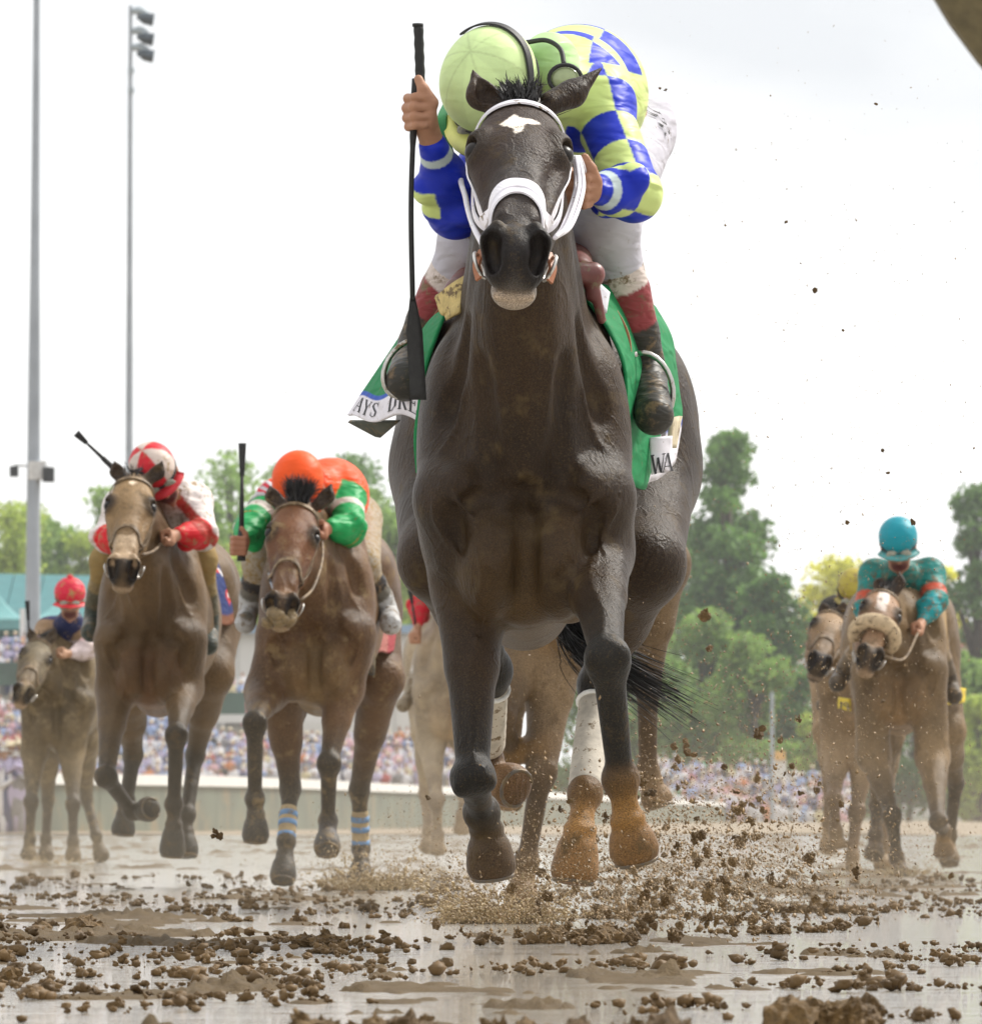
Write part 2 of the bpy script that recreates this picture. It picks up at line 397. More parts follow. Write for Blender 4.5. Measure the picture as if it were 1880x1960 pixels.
class Frame:
    """places things at a distance Y0 from the camera's spot; P() reads a picture position at depth Y0+dy, T() local metres with yaw"""
    def __init__(s, Y0, cx, yaw=0, z=0, sc=1):
        s.Y0, s.yaw, s.z, s.sc = Y0, yaw, z, sc; s.x0 = (cx-940)/FPX*Y0; s.s = FPX/Y0
        s.c, s.si = math.cos(yaw), math.sin(yaw)
    def P(s, px, py, dy=0):
        Y = s.Y0+dy; return V((px-940)/FPX*Y, Y, CAMH+(HY-py)/FPX*Y)
    def T(s, x, y, z):
        x, y, z = x*s.sc, y*s.sc, z*s.sc
        return V(s.x0+x*s.c+y*s.si, s.Y0+y*s.c-x*s.si, z+s.z)
# ------------------------------------------------------------------ horses
def lerp(a, b, t): return np.asarray(a)*(1-t)+np.asarray(b)*t
def horse_head(S, poll, a, roll, k, C, ears, side=1, detail=True):
    """a = direction poll -> nose; returns mapping function from head coordinates (right, out, along)"""
    a = unit(a); r = unit(np.cross(a, [0, -1, .0001])); r = r if r[0] > 0 else -r
    r = unit(r-a*(r@a)); u = np.cross(r, a); u = u if u[1] < 0 else -u
    if roll: r, u = r*math.cos(roll)+u*math.sin(roll), u*math.cos(roll)-r*math.sin(roll)
    H = lambda x, y, z: poll+k*(x*r+y*u+z*a)
    R = np.stack([r, u, a], 1); q = lambda *t: tuple(k*x for x in t)
    face, dark, nose = C['face'], C['dark'], C['nose']
    S.el(H(0, -.06, .07), q(.082, .075, .115), .04, face, R)                  # cranium
    S.el(H(0, -.035, .15), q(.086, .05, .12), .03, face, R)                   # forehead plate
    S.rc(H(0, -.055, .17), H(0, -.06, .46), .070*k, .043*k, .03, face, lerp(face, nose, .6))
    S.rc(H(0, -.10, .17), H(0, -.088, .45), .060*k, .038*k, .03, face, nose)
    for s in (-1, 1):
        S.el(H(s*.046, -.135, .185), q(.036, .105, .125), .03, face, R)       # cheek
        S.el(H(s*.074, -.030, .172), q(.032, .034, .046), .02, lerp(face, dark, .35), R); S.rc(H(s*.066, -.004, .150), H(s*.088, -.012, .158), .010*k, .008*k, .010, face)     # brow and lid
        S.rc(H(s*.078, -.05, .21), H(s*.052, -.068, .37), .016*k, .008*k, .022, face)          # facial crest
        S.rc(H(s*.04, -.016, .10), H(s*.074, -.01, .155), .012*k, .012*k, .03, face)
        S.rc(H(s*.022, -.022, .30), H(s*.027, -.03, .44), .016*k, .014*k, .02, lerp(face, nose, .4))   # nasal edge
        S.rc(H(s*.043, -.045, .515), H(s*.032, -.088, .54), .025*k, .023*k, .018, nose)       # nostril wing
        S.rc(H(s*.036, -.018, .50), H(s*.052, -.03, .522), .013*k, .012*k, .014, nose)
    S.el(H(0, -.07, .515), q(.050, .056, .062), .02, nose, R)
    S.el(H(0, -.098, .548), q(.046, .036, .034), .018, lerp(nose, C['lip'], .15), R)           # upper lip
    S.el(H(0, -.138, .532), q(.043, .032, .042), .006, C['lip'], R); S.rc(H(-.03, -.128, .568), H(.03, -.128, .568), .010*k, .010*k, .006, lerp(C['lip'], (.6, .5, .4), .6))                            # lower lip
    S.rc(H(0, -.135, .50), H(0, -.15, .30), .036*k, .042*k, .02, nose, face)
    S.el(H(0, -.158, .50), q(.030, .022, .030), .015, nose, R)
    if detail:
        for s in (-1, 1):
            S.sub(EL(H(s*.044, -.040, .538), q(.017, .034, .022), R), .008*k, (.008, .006, .006))
            S.sub(EL(H(s*.038, -.066, .552), q(.015, .024, .018), R), .008*k, (.008, .006, .006))
            S.sub(EL(H(s*.094, -.018, .178), q(.018, .022, .022), R), .008*k, (.02, .014, .01))
            S.sub(RC(H(s*.062, -.075, .26), H(s*.045, -.09, .40), .008*k, .006*k), .02*k, face)
    for base, mid, tip, op in ears:                                           # op = opening direction
        S.rc(base, mid, .026*k, .029*k, .02, lerp(face, dark, .3), n=op, q=1.25)
        S.rc(mid, tip, .029*k, .003, .012, lerp(face, dark, .3), dark, n=op, q=1.3)
    for base, mid, tip, op in ears:
        op = unit(op); o = op*.021*k
        S.sub(RC(lerp(base, mid, .35)+o, mid+o, .010*k, .019*k), .005*k, (.03, .02, .015))
        S.sub(RC(mid+o, lerp(mid, tip, .78)+o*.7, .019*k, .004*k), .005*k, (.03, .02, .015))
    H.r, H.u, H.a, H.k, H.R = r, u, a, k, R
    return H
BLACKHAIR = None
def horse(F, label, J, C, mat, vox=.009, group='racehorses galloping towards the camera', yaw_head=0, fine_vox=None, name='racehorse', hw=.30, shoes=True, tail=None, mane=True):
    T = F.T; S = SDF(); body, dark, und = C['body'], C['dark'], C['under']; k = F.sc
    lg = {}; lk = J.get('lk', 1.)
    # trunk
    S.el(T(0, .80, 1.07), (J.get('rib', .24)*k, .68*k, .32*k), .06, body)
    S.el(T(0, .42, 1.12), (.205*k, .36*k, .33*k), .06, body)
    S.rc(T(0, .16, .86), T(0, .62, .88), .135*k, .14*k, .06, und); S.rc(T(0, .12, .78), T(0, .5, .76), .075*k, .10*k, .05, und)
    S.rc(T(0, .5, 1.34), T(0, 1.3, 1.32), .12*k, .16*k, .08, body)
    for s in (-1, 1):
        S.rc(T(s*.105, .40, 1.36), T(s*.135, .13, .98), .07*k, .095*k, .035, body)                 # shoulder blade
        S.el(T(s*.150, .24, 1.08), (.075*k, .13*k, .24*k), .03, body)
        S.el(T(s*.155, .22, .93), (.070*k, .12*k, .12*k), .025, body)                              # triceps
        S.el(T(s*.070, .090, .84), (.074*k, .100*k, .125*k), .014, lerp(body, und, .5))           # breast
        S.rc(T(s*.052, .09, .99), T(s*.078, .16, 1.25), .064*k, .070*k, .03, body)
        S.rc(T(s*.035, .10, .80), T(s*.095, .16, .76), .055*k, .05*k, .03, und)
        S.rc(T(s*.125, .05, 1.0), T(s*.145, .11, .85), .036*k, .040*k, .04, body)
        S.el(T(s*(hw-.145), 1.52, 1.17), (.145*k, .27*k, .25*k), .06, body)                         # haunch
        S.el(T(s*(hw-.150), 1.48, 1.06), (.115*k, .20*k, .20*k), .06, body)
        S.el(T(s*.14, 1.30, 1.24), (.12*k, .16*k, .14*k), .06, body)
    S.el(T(0, 1.50, 1.22), (.20*k, .36*k, .25*k), .06, body)
    # neck
    poll = J['poll']; A, B, lx = J['head'][:3]; a = unit([lx, -A, -B])
    nb = J.get('neck', 0)
    pb = poll+V(0, .10*k, -.05*k); pt = poll+V(0, .075*k, -.22*k); mid = lambda p, q_, t, dx=0: lerp(p, q_, t)+V(dx, 0, 0)
    S.rc(T(0, .52, 1.38), pb, .095*k, .060*k, .05, body)
    S.rc(T(0, .36, 1.22), poll+V(0, .09*k, -.13*k), .165*k, .082*k, .05, body)
    S.rc(T(0, .17, 1.10), pt, .150*k, .072*k, .05, body)
    for s in (-1, 1):
        S.rc(T(s*.085, .24, 1.12), pt+V(s*.045*k, 0, .05*k), .072*k, .036*k, .025, body)
        S.rc(T(s*.045, .08, 1.00), pt+V(s*.02*k, -.02*k, -.02*k), .060*k, .034*k, .022, body)
    S.rc(T(0, .02, 1.02), pt+V(0, -.03*k, -.03*k), .024*k, .030*k, .03, body)
    # legs
    for nm in ('LF', 'RF'):
        e, kn, ft, co, hf = J[nm]; s = -1 if nm[0] == 'L' else 1
        sh = T(s*.135, .12, .96); m = lerp(e, kn, .42)
        fr = frame3(*ax3(kn, ft))
        S.rc(sh, e, .090*k, .082*k, .035, body); S.rc(e, m, .082*k*lk, .056*k*lk, .03, body, body)
        S.rc(m, kn, .053*k*lk, .033*k*lk, .02, body, dark)
        S.rc(lerp(e, kn, .1)+V(s*.02*k, -.02, 0), lerp(e, kn, .6)+V(s*.012*k, -.015*k, 0), .05*k, .026*k, .015, body, dark)
        S.el(kn, (.049*k, .044*k, .056*k), .012, dark, fr); [S.el(kn+fr@V(q*.026, -.020, -.012)*k, (.022*k, .022*k, .030*k), .008, dark, fr) for q in (-1, 1)]; S.rc(lerp(e, kn, .25)+V(s*.03*k, -.01, 0), lerp(e, kn, .8)+V(s*.012*k, -.02*k, 0), .030*k, .014*k, .008, body, dark)
        S.rc(kn, ft, .034*k, .027*k, .02, dark); S.rc(lerp(kn, ft, .15)+.024*k*fr[:, 1], ft+.026*k*fr[:, 1], .016*k, .016*k, .012, dark)
        foot(S, ft, co, hf, C, k, fr, nm); lg[nm] = (co, hf)
    for nm in ('LH', 'RH'):
        st, hk, ft, co, hf = J[nm]; s = -1 if nm[0] == 'L' else 1
        hip = T(s*(hw-.14), 1.42, 1.08); m = lerp(st, hk, .5); fr = frame3(*ax3(hk, ft))
        S.rc(hip, st, .14*k, .092*k, .06, body); S.rc(T(s*(hw-.16), 1.66, 1.0), lerp(st, hk, .35)+V(0, .05*k, 0), .12*k, .06*k, .05, body)
        S.rc(st, m, .090*k, .062*k, .04, body); S.rc(m, hk, .058*k, .038*k, .025, body, dark)
        S.el(hk, (.040*k, .052*k, .056*k), .02, dark, fr); S.rc(hk+.03*k*fr[:, 1], lerp(m, hk, .3)+V(0, .03*k, 0), .022*k, .012*k, .015, dark)
        S.rc(hk, ft, .034*k, .029*k, .02, dark); foot(S, ft, co, hf, C, k, fr, nm); lg[nm] = (co, hf)
    relief(S, T, pt, k, body, und, J, hw) if J.get('relief', True) else None
    H = horse_head(S, poll, a, J['head'][3] if len(J['head']) > 3 else 0, J.get('hk', 1.)*k, C, J['ears'])
    rt = root(name, T(0, .7, 0)*np.array([1, 1, 0]), label, 'horse', group)
    fine = None
    if fine_vox:
        hc = [H(s, u_, z) for s in (-.13, .13) for u_ in (-.25, .03) for z in (-.02, .60)]
        lo = np.min(hc, 0)-.02; hi = np.max(hc, 0)+.02; hi[2] += .10
        fine = [(lo, hi, fine_vox)]
    colfn = C.get('fn')
    ob = sdf_mesh('body', S, vox, mat, rt, body, fine, (lambda v, c, uv: colfn(v, c, H, J)) if colfn else None)
    # eyes
    em = plain('eye_dark', (.012, .008, .006), .34, bump=0, spec=.3)
    for s in (-1, 1):
        mb = MB(); c_ = H(s*.083, -.028, .178)
        ico(mb, c_, .0215*H.k, 3); mb.obj('eye', em, rt, True)
    if shoes:
        sm = plain('shoe_steel', (.13, .11, .09), .5, metal=.5, mud=.6)
        for nm, (co, hf) in lg.items():
            d = unit(hf-co); x = unit(np.cross(d, [0.3, 1, .2])); y = np.cross(d, x); pts = []
            f0 = unit(d*.0+V(0, -1, 0)-d*(V(0, -1, 0)@d)); 
            for i in range(13):
                a_ = math.radians(-140+280*i/12); g = np.cross(d, f0)
                pts.append(hf-d*.002+.043*k*(math.cos(a_)*f0+math.sin(a_)*g))
            mb = MB(); mb.tube(pts, .005*k, 6); mb.obj('horseshoe', sm, rt, True)
    # hair
    hm = plain('black_hair', C.get('hair', (.012, .010, .010)), .5, bump=0)
    nfl = J.get('forelock', (160, .06)); R0 = []; D0 = []
    for i in range(nfl[0]):
        x = random.uniform(-.035, .035); R0.append(H(x, random.uniform(-.01, .02), random.uniform(-.03, .03)))
        D0.append(H.u*random.uniform(.2, .6)-H.a*random.uniform(.3, 1.1)+H.r*(x*12+random.uniform(-.3, .3))+V(0, 0, .3))
    hair('forelock', R0, D0, nfl[1], hm, rt, .0026*J.get('hwid', 1), 3, .5)
    if mane:
        R0, D0 = [], []
        p0, p1 = T(0, .5, 1.44), poll+V(0, .08*k, .0)
        for i in range(170):
            t = random.random(); R0.append(lerp(p0, p1, t)+V(random.uniform(-.02, .02), 0, .02)); D0.append((random.uniform(.5, 1.), .6, random.uniform(-.5, .6)))
        hair('mane', R0, D0, .10, hm, rt, .004, 3, .4)
    if tail:
        base, t1, t2, n = tail; R0, D0, vs_, fs = [], [], [], []
        C0 = catmull([base, lerp(base, t1, .5)+V(0, 0, .02), t1, t2], 6)
        for i in range(n):
            off = rng.normal(size=3)*.012; end = rng.normal(size=3)*.024*V(1, 1, 1); side = unit(rng.normal(size=3)); o = len(vs_); m_ = len(C0); cut = random.uniform(.72, 1.)
            for j, p in enumerate(C0):
                u_ = j/(m_-1); q_ = lerp(C0[0], C0[min(m_-1, max(1, int(round(cut*j))))], 1)+off*(.5+u_)+end*u_**3; ww = .0028*(1-u_*.8)
                vs_ += [q_-side*ww, q_+side*ww]
            for j in range(m_-1): a_ = o+2*j; fs.append([a_, a_+1, a_+3, a_+2])
        mesh_obj('tail', vs_, np.array(fs), hm, rt, False)
    return rt, S, H
def relief(S, T, pt, k, body, und, J, hw):
    """furrows between the muscles and veins under the thin skin"""
    spec = [([T(0, -.02, .74), T(0, -.03, .84), T(0, -.04, .96)], 's', .011*k, .028*k)]
    for s in (-1, 1):
        spec += [([T(s*.075, -.02, .98), T(s*.085, .0, 1.10), T(s*.07, .0, 1.25)], 's', .010*k, .040*k),
                 ([T(s*.05, .0, .975), T(s*.095, .0, .965), T(s*.13, .02, .95)], 's', .006*k, .030*k),
                 ([T(s*.155, .02, .94), T(s*.150, .02, .90), T(s*.146, .03, .86)], 's', .006*k, .030*k),
                 ([T(s*.16, .05, 1.34), T(s*.19, .06, 1.24), T(s*.195, .07, 1.15)], 's', .007*k, .040*k)]
    if J.get('veins', True):
        for s in (-1, 1):
            for q in ([(s*.04, -.02, .80), (s*.10, -.02, .86), (s*.12, -.01, .93), (s*.17, .03, .99)], [(s*.11, -.01, .90), (s*.09, -.02, .80), (s*.12, .0, .72)], [(s*.16, .02, .84), (s*.175, .04, .90), (s*.18, .05, .96)], [(s*.15, .04, 1.20), (s*.17, .05, 1.13), (s*.19, .07, 1.08)]):
                spec.append(([T(x+random.uniform(-.008, .008), y, z) for x, y, z in q], 'u', .0038*k, .010*k))
        for leg in ('LF', 'RF'):
            e, kn = J[leg][0], J[leg][1]; s = -1 if leg == 'LF' else 1
            spec.append(([lerp(e, kn, t)+V(s*q*.035*k, -.12*k, 0) for t, q in ((.0, .3), (.25, -.5), (.5, .2), (.8, -.3))], 'u', .004*k, .009*k))
    Cs = [catmull(p, 4) for p, *_ in spec]; n = [len(c) for c in Cs]; A = S.project(np.concatenate(Cs), 0, 5); G = S.grad(A, .006); o = 0; ops = []
    for (p, kind, r, kk), m in zip(spec, n):
        f = .45 if kind == 's' else -.35; C = A[o:o+m]+G[o:o+m]*r*f; o += m
        ops += [(kind, RC(C[i], C[i+1], r, r), kk, None, None, None) for i in range(m-1)]
    S.ops += ops
def ax3(p, q):
    """x,y,z axes of a limb segment: z along it, y roughly backwards"""
    z = unit(np.asarray(q)-p); y = np.array([0, 1., 0])-z*z[1]
    if np.linalg.norm(y) < .2: y = np.array([0, 0, 1.])-z*z[2]
    y = unit(y); return np.cross(y, z), y, z
def foot(S, ft, co, hf, C, k, fr, nm):
    d = unit(hf-co); dark = C['dark']; mudc = C.get('feet', {}).get(nm, C.get('foot', C['dark']))
    S.el(ft, (.041*k, .045*k, .043*k), .012, lerp(dark, mudc, .4), fr); S.rc(ft, co, .026*k, .030*k, .012, lerp(dark, mudc, .5), mudc); S.el(co-d*.004, (.038*k, .038*k, .018*k), .012, mudc, frame3(*ax3(co, hf)))
    S.add(HOOF(co-d*.004, hf+d*.006, .040*k, .060*k), .010, lerp(C.get('hoof', mudc), mudc, .6), lerp(C.get('hoof', mudc), mudc, .35))
def ico(mb, c, r, sub=1, sx=None, jit=0, rs=None):
    import bmesh
    key = sub
    if key not in ICO:
        bm = bmesh.new(); bmesh.ops.create_icosphere(bm, subdivisions=max(1, sub), radius=1)
        ICO[key] = (np.array([v.co[:] for v in bm.verts]), [[v.index for v in f.verts] for f in bm.faces]); bm.free()
    v, f = ICO[key]; v = v*(np.asarray(sx) if sx is not None else 1)
    if jit: v = v*(1+rng.uniform(-jit, jit, (len(v), 1)))
    mb.add(np.asarray(c)+v*r, f)
ICO = {}
def clump_tex(v, seed):
    return v

# ------------------------------------------------------------------ riders
def fist(S, c, grip, out, col, k=1.):
    """closed hand at c around a bar running along grip; fingers wrap on the side 'out'"""
    g = unit(grip); o = unit(np.asarray(out)-g*(g@np.asarray(out))); n = np.cross(g, o)
    S.add(EL(c+o*-.012*k, (.040*k, .030*k, .018*k), frame3(g, n, o)), .012, col)
    for i, (off, ln, r) in enumerate(((.030, .9, .0100), (.010, 1., .0105), (-.010, .95, .0100), (-.028, .8, .0090))):
        b = c+g*off*k-o*.006*k-n*.034*k; m1 = c+g*off*1.02*k+o*.026*k*ln-n*.024*k; m2 = c+g*off*k+o*.024*k*ln+n*.016*k; e = c+g*off*k+o*.000*k+n*.020*k
        S.rc(b, m1, r*1.1*k, r*k, .004, col); S.rc(m1, m2, r*k, r*.95*k, .004, col); S.rc(m2, e, r*.95*k, r*.85*k, .004, col)
    t0 = c+g*.02*k-o*.015*k+n*.02*k; t1 = c+g*.048*k+o*.004*k+n*.016*k; t2 = c+g*.070*k+o*.010*k+n*.002*k
    S.rc(t0, t1, .014*k, .012*k, .008, col); S.rc(t1, t2, .0115*k, .0095*k, .005, col)
def limb_uv(a, b, w, t0=0, ref=None):
    a, b = np.asarray(a, float), np.asarray(b, float); d = unit(b-a); r = unit(np.cross(d, [0.1, 1., .2] if ref is None else ref)); q = np.cross(d, r); L_ = np.linalg.norm(b-a)
    def f(P):
        v = P-a; t = v@d; an = np.arctan2(v@q, v@r); return np.stack([t+t0, an*w, t/L_], 1)
    return f
def person(F, label, J, st, vox=.010, group='jockeys riding in the race'):
    """J: joints; st: colours, functions painting the clothes, and switches"""
    rt = root('person', J['pelvis'], label, 'person', group); k = st.get('k', 1.); skin = st.get('skin', (.40, .21, .13)); dsk = skin
    B = SDF(); hd = J['head']; nk = J['neck']; ch = J['chest']; pv = J['pelvis']; fd = unit(J['look'])   # look: direction of the face
    up = unit(hd-nk-fd*(fd@(hd-nk))); rr = np.cross(fd, up); HR = frame3(rr, fd, up); h = lambda x, y, z: hd+k*(x*rr+y*fd+z*up)
    B.add(EL(h(0, -.01, .02), (.075*k, .092*k, .095*k), HR), .02, skin)
    B.add(EL(h(0, .045, -.045), (.052*k, .05*k, .065*k), HR), .02, skin)
    B.rc(h(0, .088, .0), h(0, .108, -.028), .009*k, .013*k, .008, skin)                         # nose
    B.rc(h(-.022, .083, -.062), h(.022, .083, -.062), .008*k, .008*k, .008, lerp(skin, (.4, .08, .07), .4))
    B.sub(RC(h(-.025, .098, -.062), h(.025, .098, -.062), .0025*k, .0025*k), .002, (.08, .02, .02))
    B.rc(h(0, .07, -.095), h(0, .075, -.105), .018*k, .014*k, .01, skin)
    for s in (-1, 1):
        B.rc(h(s*.03, .083, .022), h(s*.045, .07, .02), .010*k, .008*k, .01, skin)
        B.sub(EL(h(s*.031, .092, .0), (.014*k, .012*k, .009*k), HR), .006, skin)
        B.add(EL(h(s*.077, -.01, -.01), (.010*k, .020*k, .03*k), HR), .006, skin)
    B.rc(nk, hd-up*.03*k, .050*k, .050*k, .02, skin); B.rc(ch, nk, .10*k, .05*k, .04, skin); B.rc(pv, ch, .12*k, .11*k, .04, skin)
    for s in ('L', 'R'):
        sh, el_, wr, hn = J[s+'sh'], J[s+'el'], J[s+'wr'], J[s+'hand']
        B.rc(ch, sh, .07*k, .05*k, .04, skin); B.rc(sh, el_, .045*k, .036*k, .02, skin); B.rc(el_, wr, .038*k, .024*k, .015, skin)
        B.rc(wr, lerp(wr, hn, .7), .024*k, .026*k, .012, st.get('hand', skin))
        g, o = J.get(s+'grip', (V(0, -1, .1), V(1 if s == 'L' else -1, 0, 0))); fist(B, hn, g, o, st.get('hand', skin), k)
        hp, kn, an = pv+rr*0+(V(-.09, 0, 0) if s == 'L' else V(.09, 0, 0))*k, J[s+'kn'], J[s+'an']
        B.rc(hp, kn, .075*k, .05*k, .03, skin); B.rc(kn, an, .048*k, .032*k, .02, skin)
        B.rc(an, lerp(an, J[s+'toe'], .8), .02*k, .016*k, .02, skin)
    fine = None
    if st.get('fine'):
        fine = [(J[s+'hand']-.085, J[s+'hand']+.085, st['fine']) for s in ('L', 'R')]
    sdf_mesh('body', B, vox, attr_mat('skin', .55, 0, wr=.1, wscale=40, sheen=0), rt, skin, fine)
    # jacket
    K = SDF(); b0 = st['torso']; w = k
    mid = lerp(pv, ch, .5)+st.get('hump', V(0, 0, .03))
    K.rc(pv+st.get('tailoff', V(0, 0, 0)), mid, .120*w, .140*w, .05, b0); K.rc(mid, ch, .140*w, .130*w, .05, b0); K.rc(ch, nk, .128*w, .085*w, .03, b0)
    K.rc(lerp(J['Lsh'], ch, .3), lerp(J['Rsh'], ch, .3), .085*w, .085*w, .05, b0)
    for s in ('L', 'R'):
        sh, el_, wr = J[s+'sh'], J[s+'el'], J[s+'wr']; cs = st.get(s+'sleeve', b0); sw = st.get('sw', 1.)
        K.rc(lerp(ch, sh, .6), sh, .085*w, .075*w*sw, .04, b0); K.rc(sh, el_, .070*w*sw, .062*w*sw, .03, cs); K.rc(el_, lerp(el_, wr, .55), .062*w*sw, .050*w*sw, .02, cs)
        K.rc(lerp(el_, wr, .5), wr, .050*w*sw, .030*w, .02, cs)
        rp = np.cross(unit(wr-el_), unit(sh-el_)+.01)
        for i in range(4):                                                       # cloth folds at the elbow
            p = lerp(el_, wr, .08+.11*i)+rng.normal(size=3)*.01; q_ = p+unit(rng.normal(size=3)+unit(rp))*.03
            K.rc(p-unit(rp)*.03, q_, .040*w*sw, .040*w*sw, .008, cs)
    sdf_mesh('jacket', K, st.get('kvox', vox), st['jmat'], rt, b0, None, st.get('jfn'))
    # breeches
    Bq = SDF(); bc = st.get('breech', (.75, .73, .70)); Bq.el(pv+st.get('seat', V(0, .08, -.03)), (.17*w, .16*w, .14*w), .05, bc)
    for s in ('L', 'R'):
        hp = pv+(V(-.09, 0.03, -.02) if s == 'L' else V(.09, .03, -.02))*k; kn, an = J[s+'kn'], J[s+'an']
        Bq.rc(hp, kn, .100*w, .074*w, .05, bc); Bq.rc(kn, lerp(kn, an, .42), .066*w, .052*w, .02, bc)
    sdf_mesh('breeches', Bq, vox, st.get('bmat', attr_mat('breeches_cloth', .7, .3)), rt, bc, None, st.get('bfn'))
    # boots
    for s in ('L', 'R'):
        Bt = SDF(); kn, an, toe = J[s+'kn'], J[s+'an'], J[s+'toe']; cb = st.get('boot', (.02, .02, .02)); ct = st.get('boottop', cb); cm = st.get('bootmid', cb)
        p1, p2, p3 = lerp(kn, an, .22), lerp(kn, an, .50), lerp(kn, an, .80)
        t_ = unit(toe-an); ank = an+t_*0
        Bt.rc(p1, p2, .056*w, .054*w, .004, ct); Bt.rc(p2, p3, .055*w, .048*w, .004, cm); Bt.rc(p3, an, .048*w, .043*w, .01, cb)
        hd_ = unit(an-kn); Bt.rc(an+hd_*.02*w-t_*.02*w, an+t_*.05*w+hd_*.02*w, .036*w, .034*w, .012, cb); Bt.rc(an+t_*.04*w+hd_*.02*w, toe, .038*w, .043*w, .015, cb)
        cf = (lambda p1=p1, p2=p2, p3=p3, kn=kn, an=an: (lambda v, c, uv: paint_boot(v, c, kn, an, ct, cm, cb, st.get('bt', (.5, .8)))))()
        bo = sdf_mesh('boot', Bt, st.get('bvox', vox*.8), st.get('btmat', attr_mat('boot_leather', .45, .35, wr=.3, wscale=25, sheen=0)), rt, cb, None, cf)
    # helmet: cap cover, band, peak
    Hm = SDF(); hc = h(0, -.012, .055); hr = st.get('hr', .108)
    Hm.add(EL(hc, (hr*.95*k, hr*1.12*k, hr*.93*k), HR), .01, st['cap']); Hm.sub(RC(h(0, .02, -.13), h(0, -.02, -.10), .12*k, .12*k), .01)
    hf_ = st.get('capfn')
    he = sdf_mesh('helmet', Hm, st.get('hvox', vox*.7), st['hmat'], rt, st['cap'], None, (lambda v, c, uv: hf_(v, c, h, hc)) if hf_ else None)
    if st.get('pom'):
        mb = MB(); ico(mb, h(0, -.01, .055+hr*.95), .018*k, 2, jit=.12); mb.obj('pompom', st['hmat2'], he, True)
    mb = MB(); nseg = 14; vs_, fs = [], []
    for i in range(nseg+1):
        a_ = math.radians(-62+124*i/nseg)
        for j, (rad, z) in enumerate(((1.0, .0), (1.38-.10*abs(i-nseg/2)/(nseg/2), -.016), (1.38-.10*abs(i-nseg/2)/(nseg/2), -.021), (1.0, -.007))):
            vs_.append(h(math.sin(a_)*hr*.92*rad, -.012+math.cos(a_)*hr*1.09*rad, z+.012))
    for i in range(nseg):
        for j in range(4): a2, b2 = i*4+j, i*4+(j+1) % 4; fs.append([a2, b2, b2+4, a2+4])
    fs.append([0, 1, 2, 3]); fs.append([nseg*4+3, nseg*4+2, nseg*4+1, nseg*4])
    mesh_obj('helmet_peak', vs_, fs, st.get('peakmat', st['hmat2']), he, True)
    # strap round the rim, goggles
    dk = plain('black_strap', (.015, .015, .017), .6)
    rim = [h(math.sin(a_)*hr*.95, -.012+math.cos(a_)*hr*1.12, .012) for a_ in np.linspace(0, 2*math.pi, 17)]
    strap('helmet_band', rim, .012*k, st.get('bandmat', dk), he, Hm, .003, .002, 3)
    gg = root_child('goggles', rt)
    zc = st.get('goggle_z', .0); lens = plain('goggle_lens', st.get('lens', (.25, .25, .2)), .15, bump=0)
    gs = MB()
    for s in (-1, 1): ico(gs, h(s*.033, .090+st.get('goggle_out', 0), zc), .030*k, 2, sx=(1, 1, 1))
    # flatten the two lenses into shallow domes by scaling towards their plane
    P = np.array(gs.v); pl = (P-h(0, .090+st.get('goggle_out', 0), zc))@fd; P = P-np.outer(pl*.62, fd); gs.v = [tuple(p) for p in P]
    gs.obj('goggles', lens, rt, True); 
    gb = [h(math.sin(a_)*.088, -.01+math.cos(a_)*.105, zc+.01+.02*(1-math.cos(a_))) for a_ in np.linspace(0, 2*math.pi, 15)]
    mb = MB(); mb.tube(catmull(gb, 3), .0045*k, 6); mb.obj('goggle_strap', dk, rt, True)
    return rt, K, Hm, h, Bq, he
def root_child(n, rt): return None
def paint_boot(v, c, kn, an, ct, cm, cb, bt):
    d = an-kn; t = ((v-kn)@d)/(d@d); c = c.copy()
    c[t < bt[0]] = ct; c[(t >= bt[0]) & (t < bt[1])] = cm; c[t >= bt[1]] = cb; return c

# ------------------------------------------------------------------ tack
def bridle(rt, S, H, mat, w=.018, xm=None, nosez=.365, cw=.75, nw=1.):
    """headstall hugging the head; H maps head coordinates"""
    br = empty_child('bridle', rt)
    P = lambda *q: [H(*t) for t in q]; k = H.k
    strap('browband', P((-.092, -.07, .08), (-.080, -.02, .055), (-.045, .02, .045), (0, .03, .042), (.045, .02, .045), (.080, -.02, .055), (.092, -.07, .08)), w*1.15, mat, br, S)
    for s in (-1, 1):
        strap('cheekpiece', P((s*.085, -.06, .07), (s*.10, -.07, .17), (s*.085, -.09, .28), (s*.065, -.10, .38), (s*.055, -.105, .45)), w*cw, mat, br, S)
        strap('cheekpiece', P((s*.080, -.09, .10), (s*.095, -.12, .22), (s*.078, -.12, .32), (s*.058, -.12, .42)), w*cw*.7, mat, br, S)
    strap('noseband', P((-.05, -.14, .40), (-.065, -.09, .375), (-.052, -.04, nosez+.01), (-.025, -.01, nosez-.025), (0, -.005, nosez-.035), (.025, -.01, nosez-.025), (.052, -.04, nosez+.01), (.065, -.09, .375), (.05, -.14, .40)), w*nw, mat, br, S)
    if xm is not None:
        strap('noseband', P((-.05, -.14, .46), (-.062, -.09, .44), (-.052, -.04, nosez+.05), (-.025, -.01, nosez+.005), (0, -.005, nosez-.008), (.025, -.01, nosez+.005), (.052, -.04, nosez+.05), (.062, -.09, .44), (.05, -.14, .46)), w*.8, xm, br, S)
    st = plain('bit_steel', (.55, .53, .5), .3, metal=1, bump=0)
    for s in (-1, 1):
        c = H(s*.066, -.115, .475); pts = [c+.026*k*(math.cos(a)*H.a+math.sin(a)*unit(H.u+H.r*s*.5)) for a in np.linspace(0, 2*math.pi, 13)]
        mb = MB(); mb.tube(pts, .0035*k, 6); mb.obj('bit_ring', st, br, True)
    return br
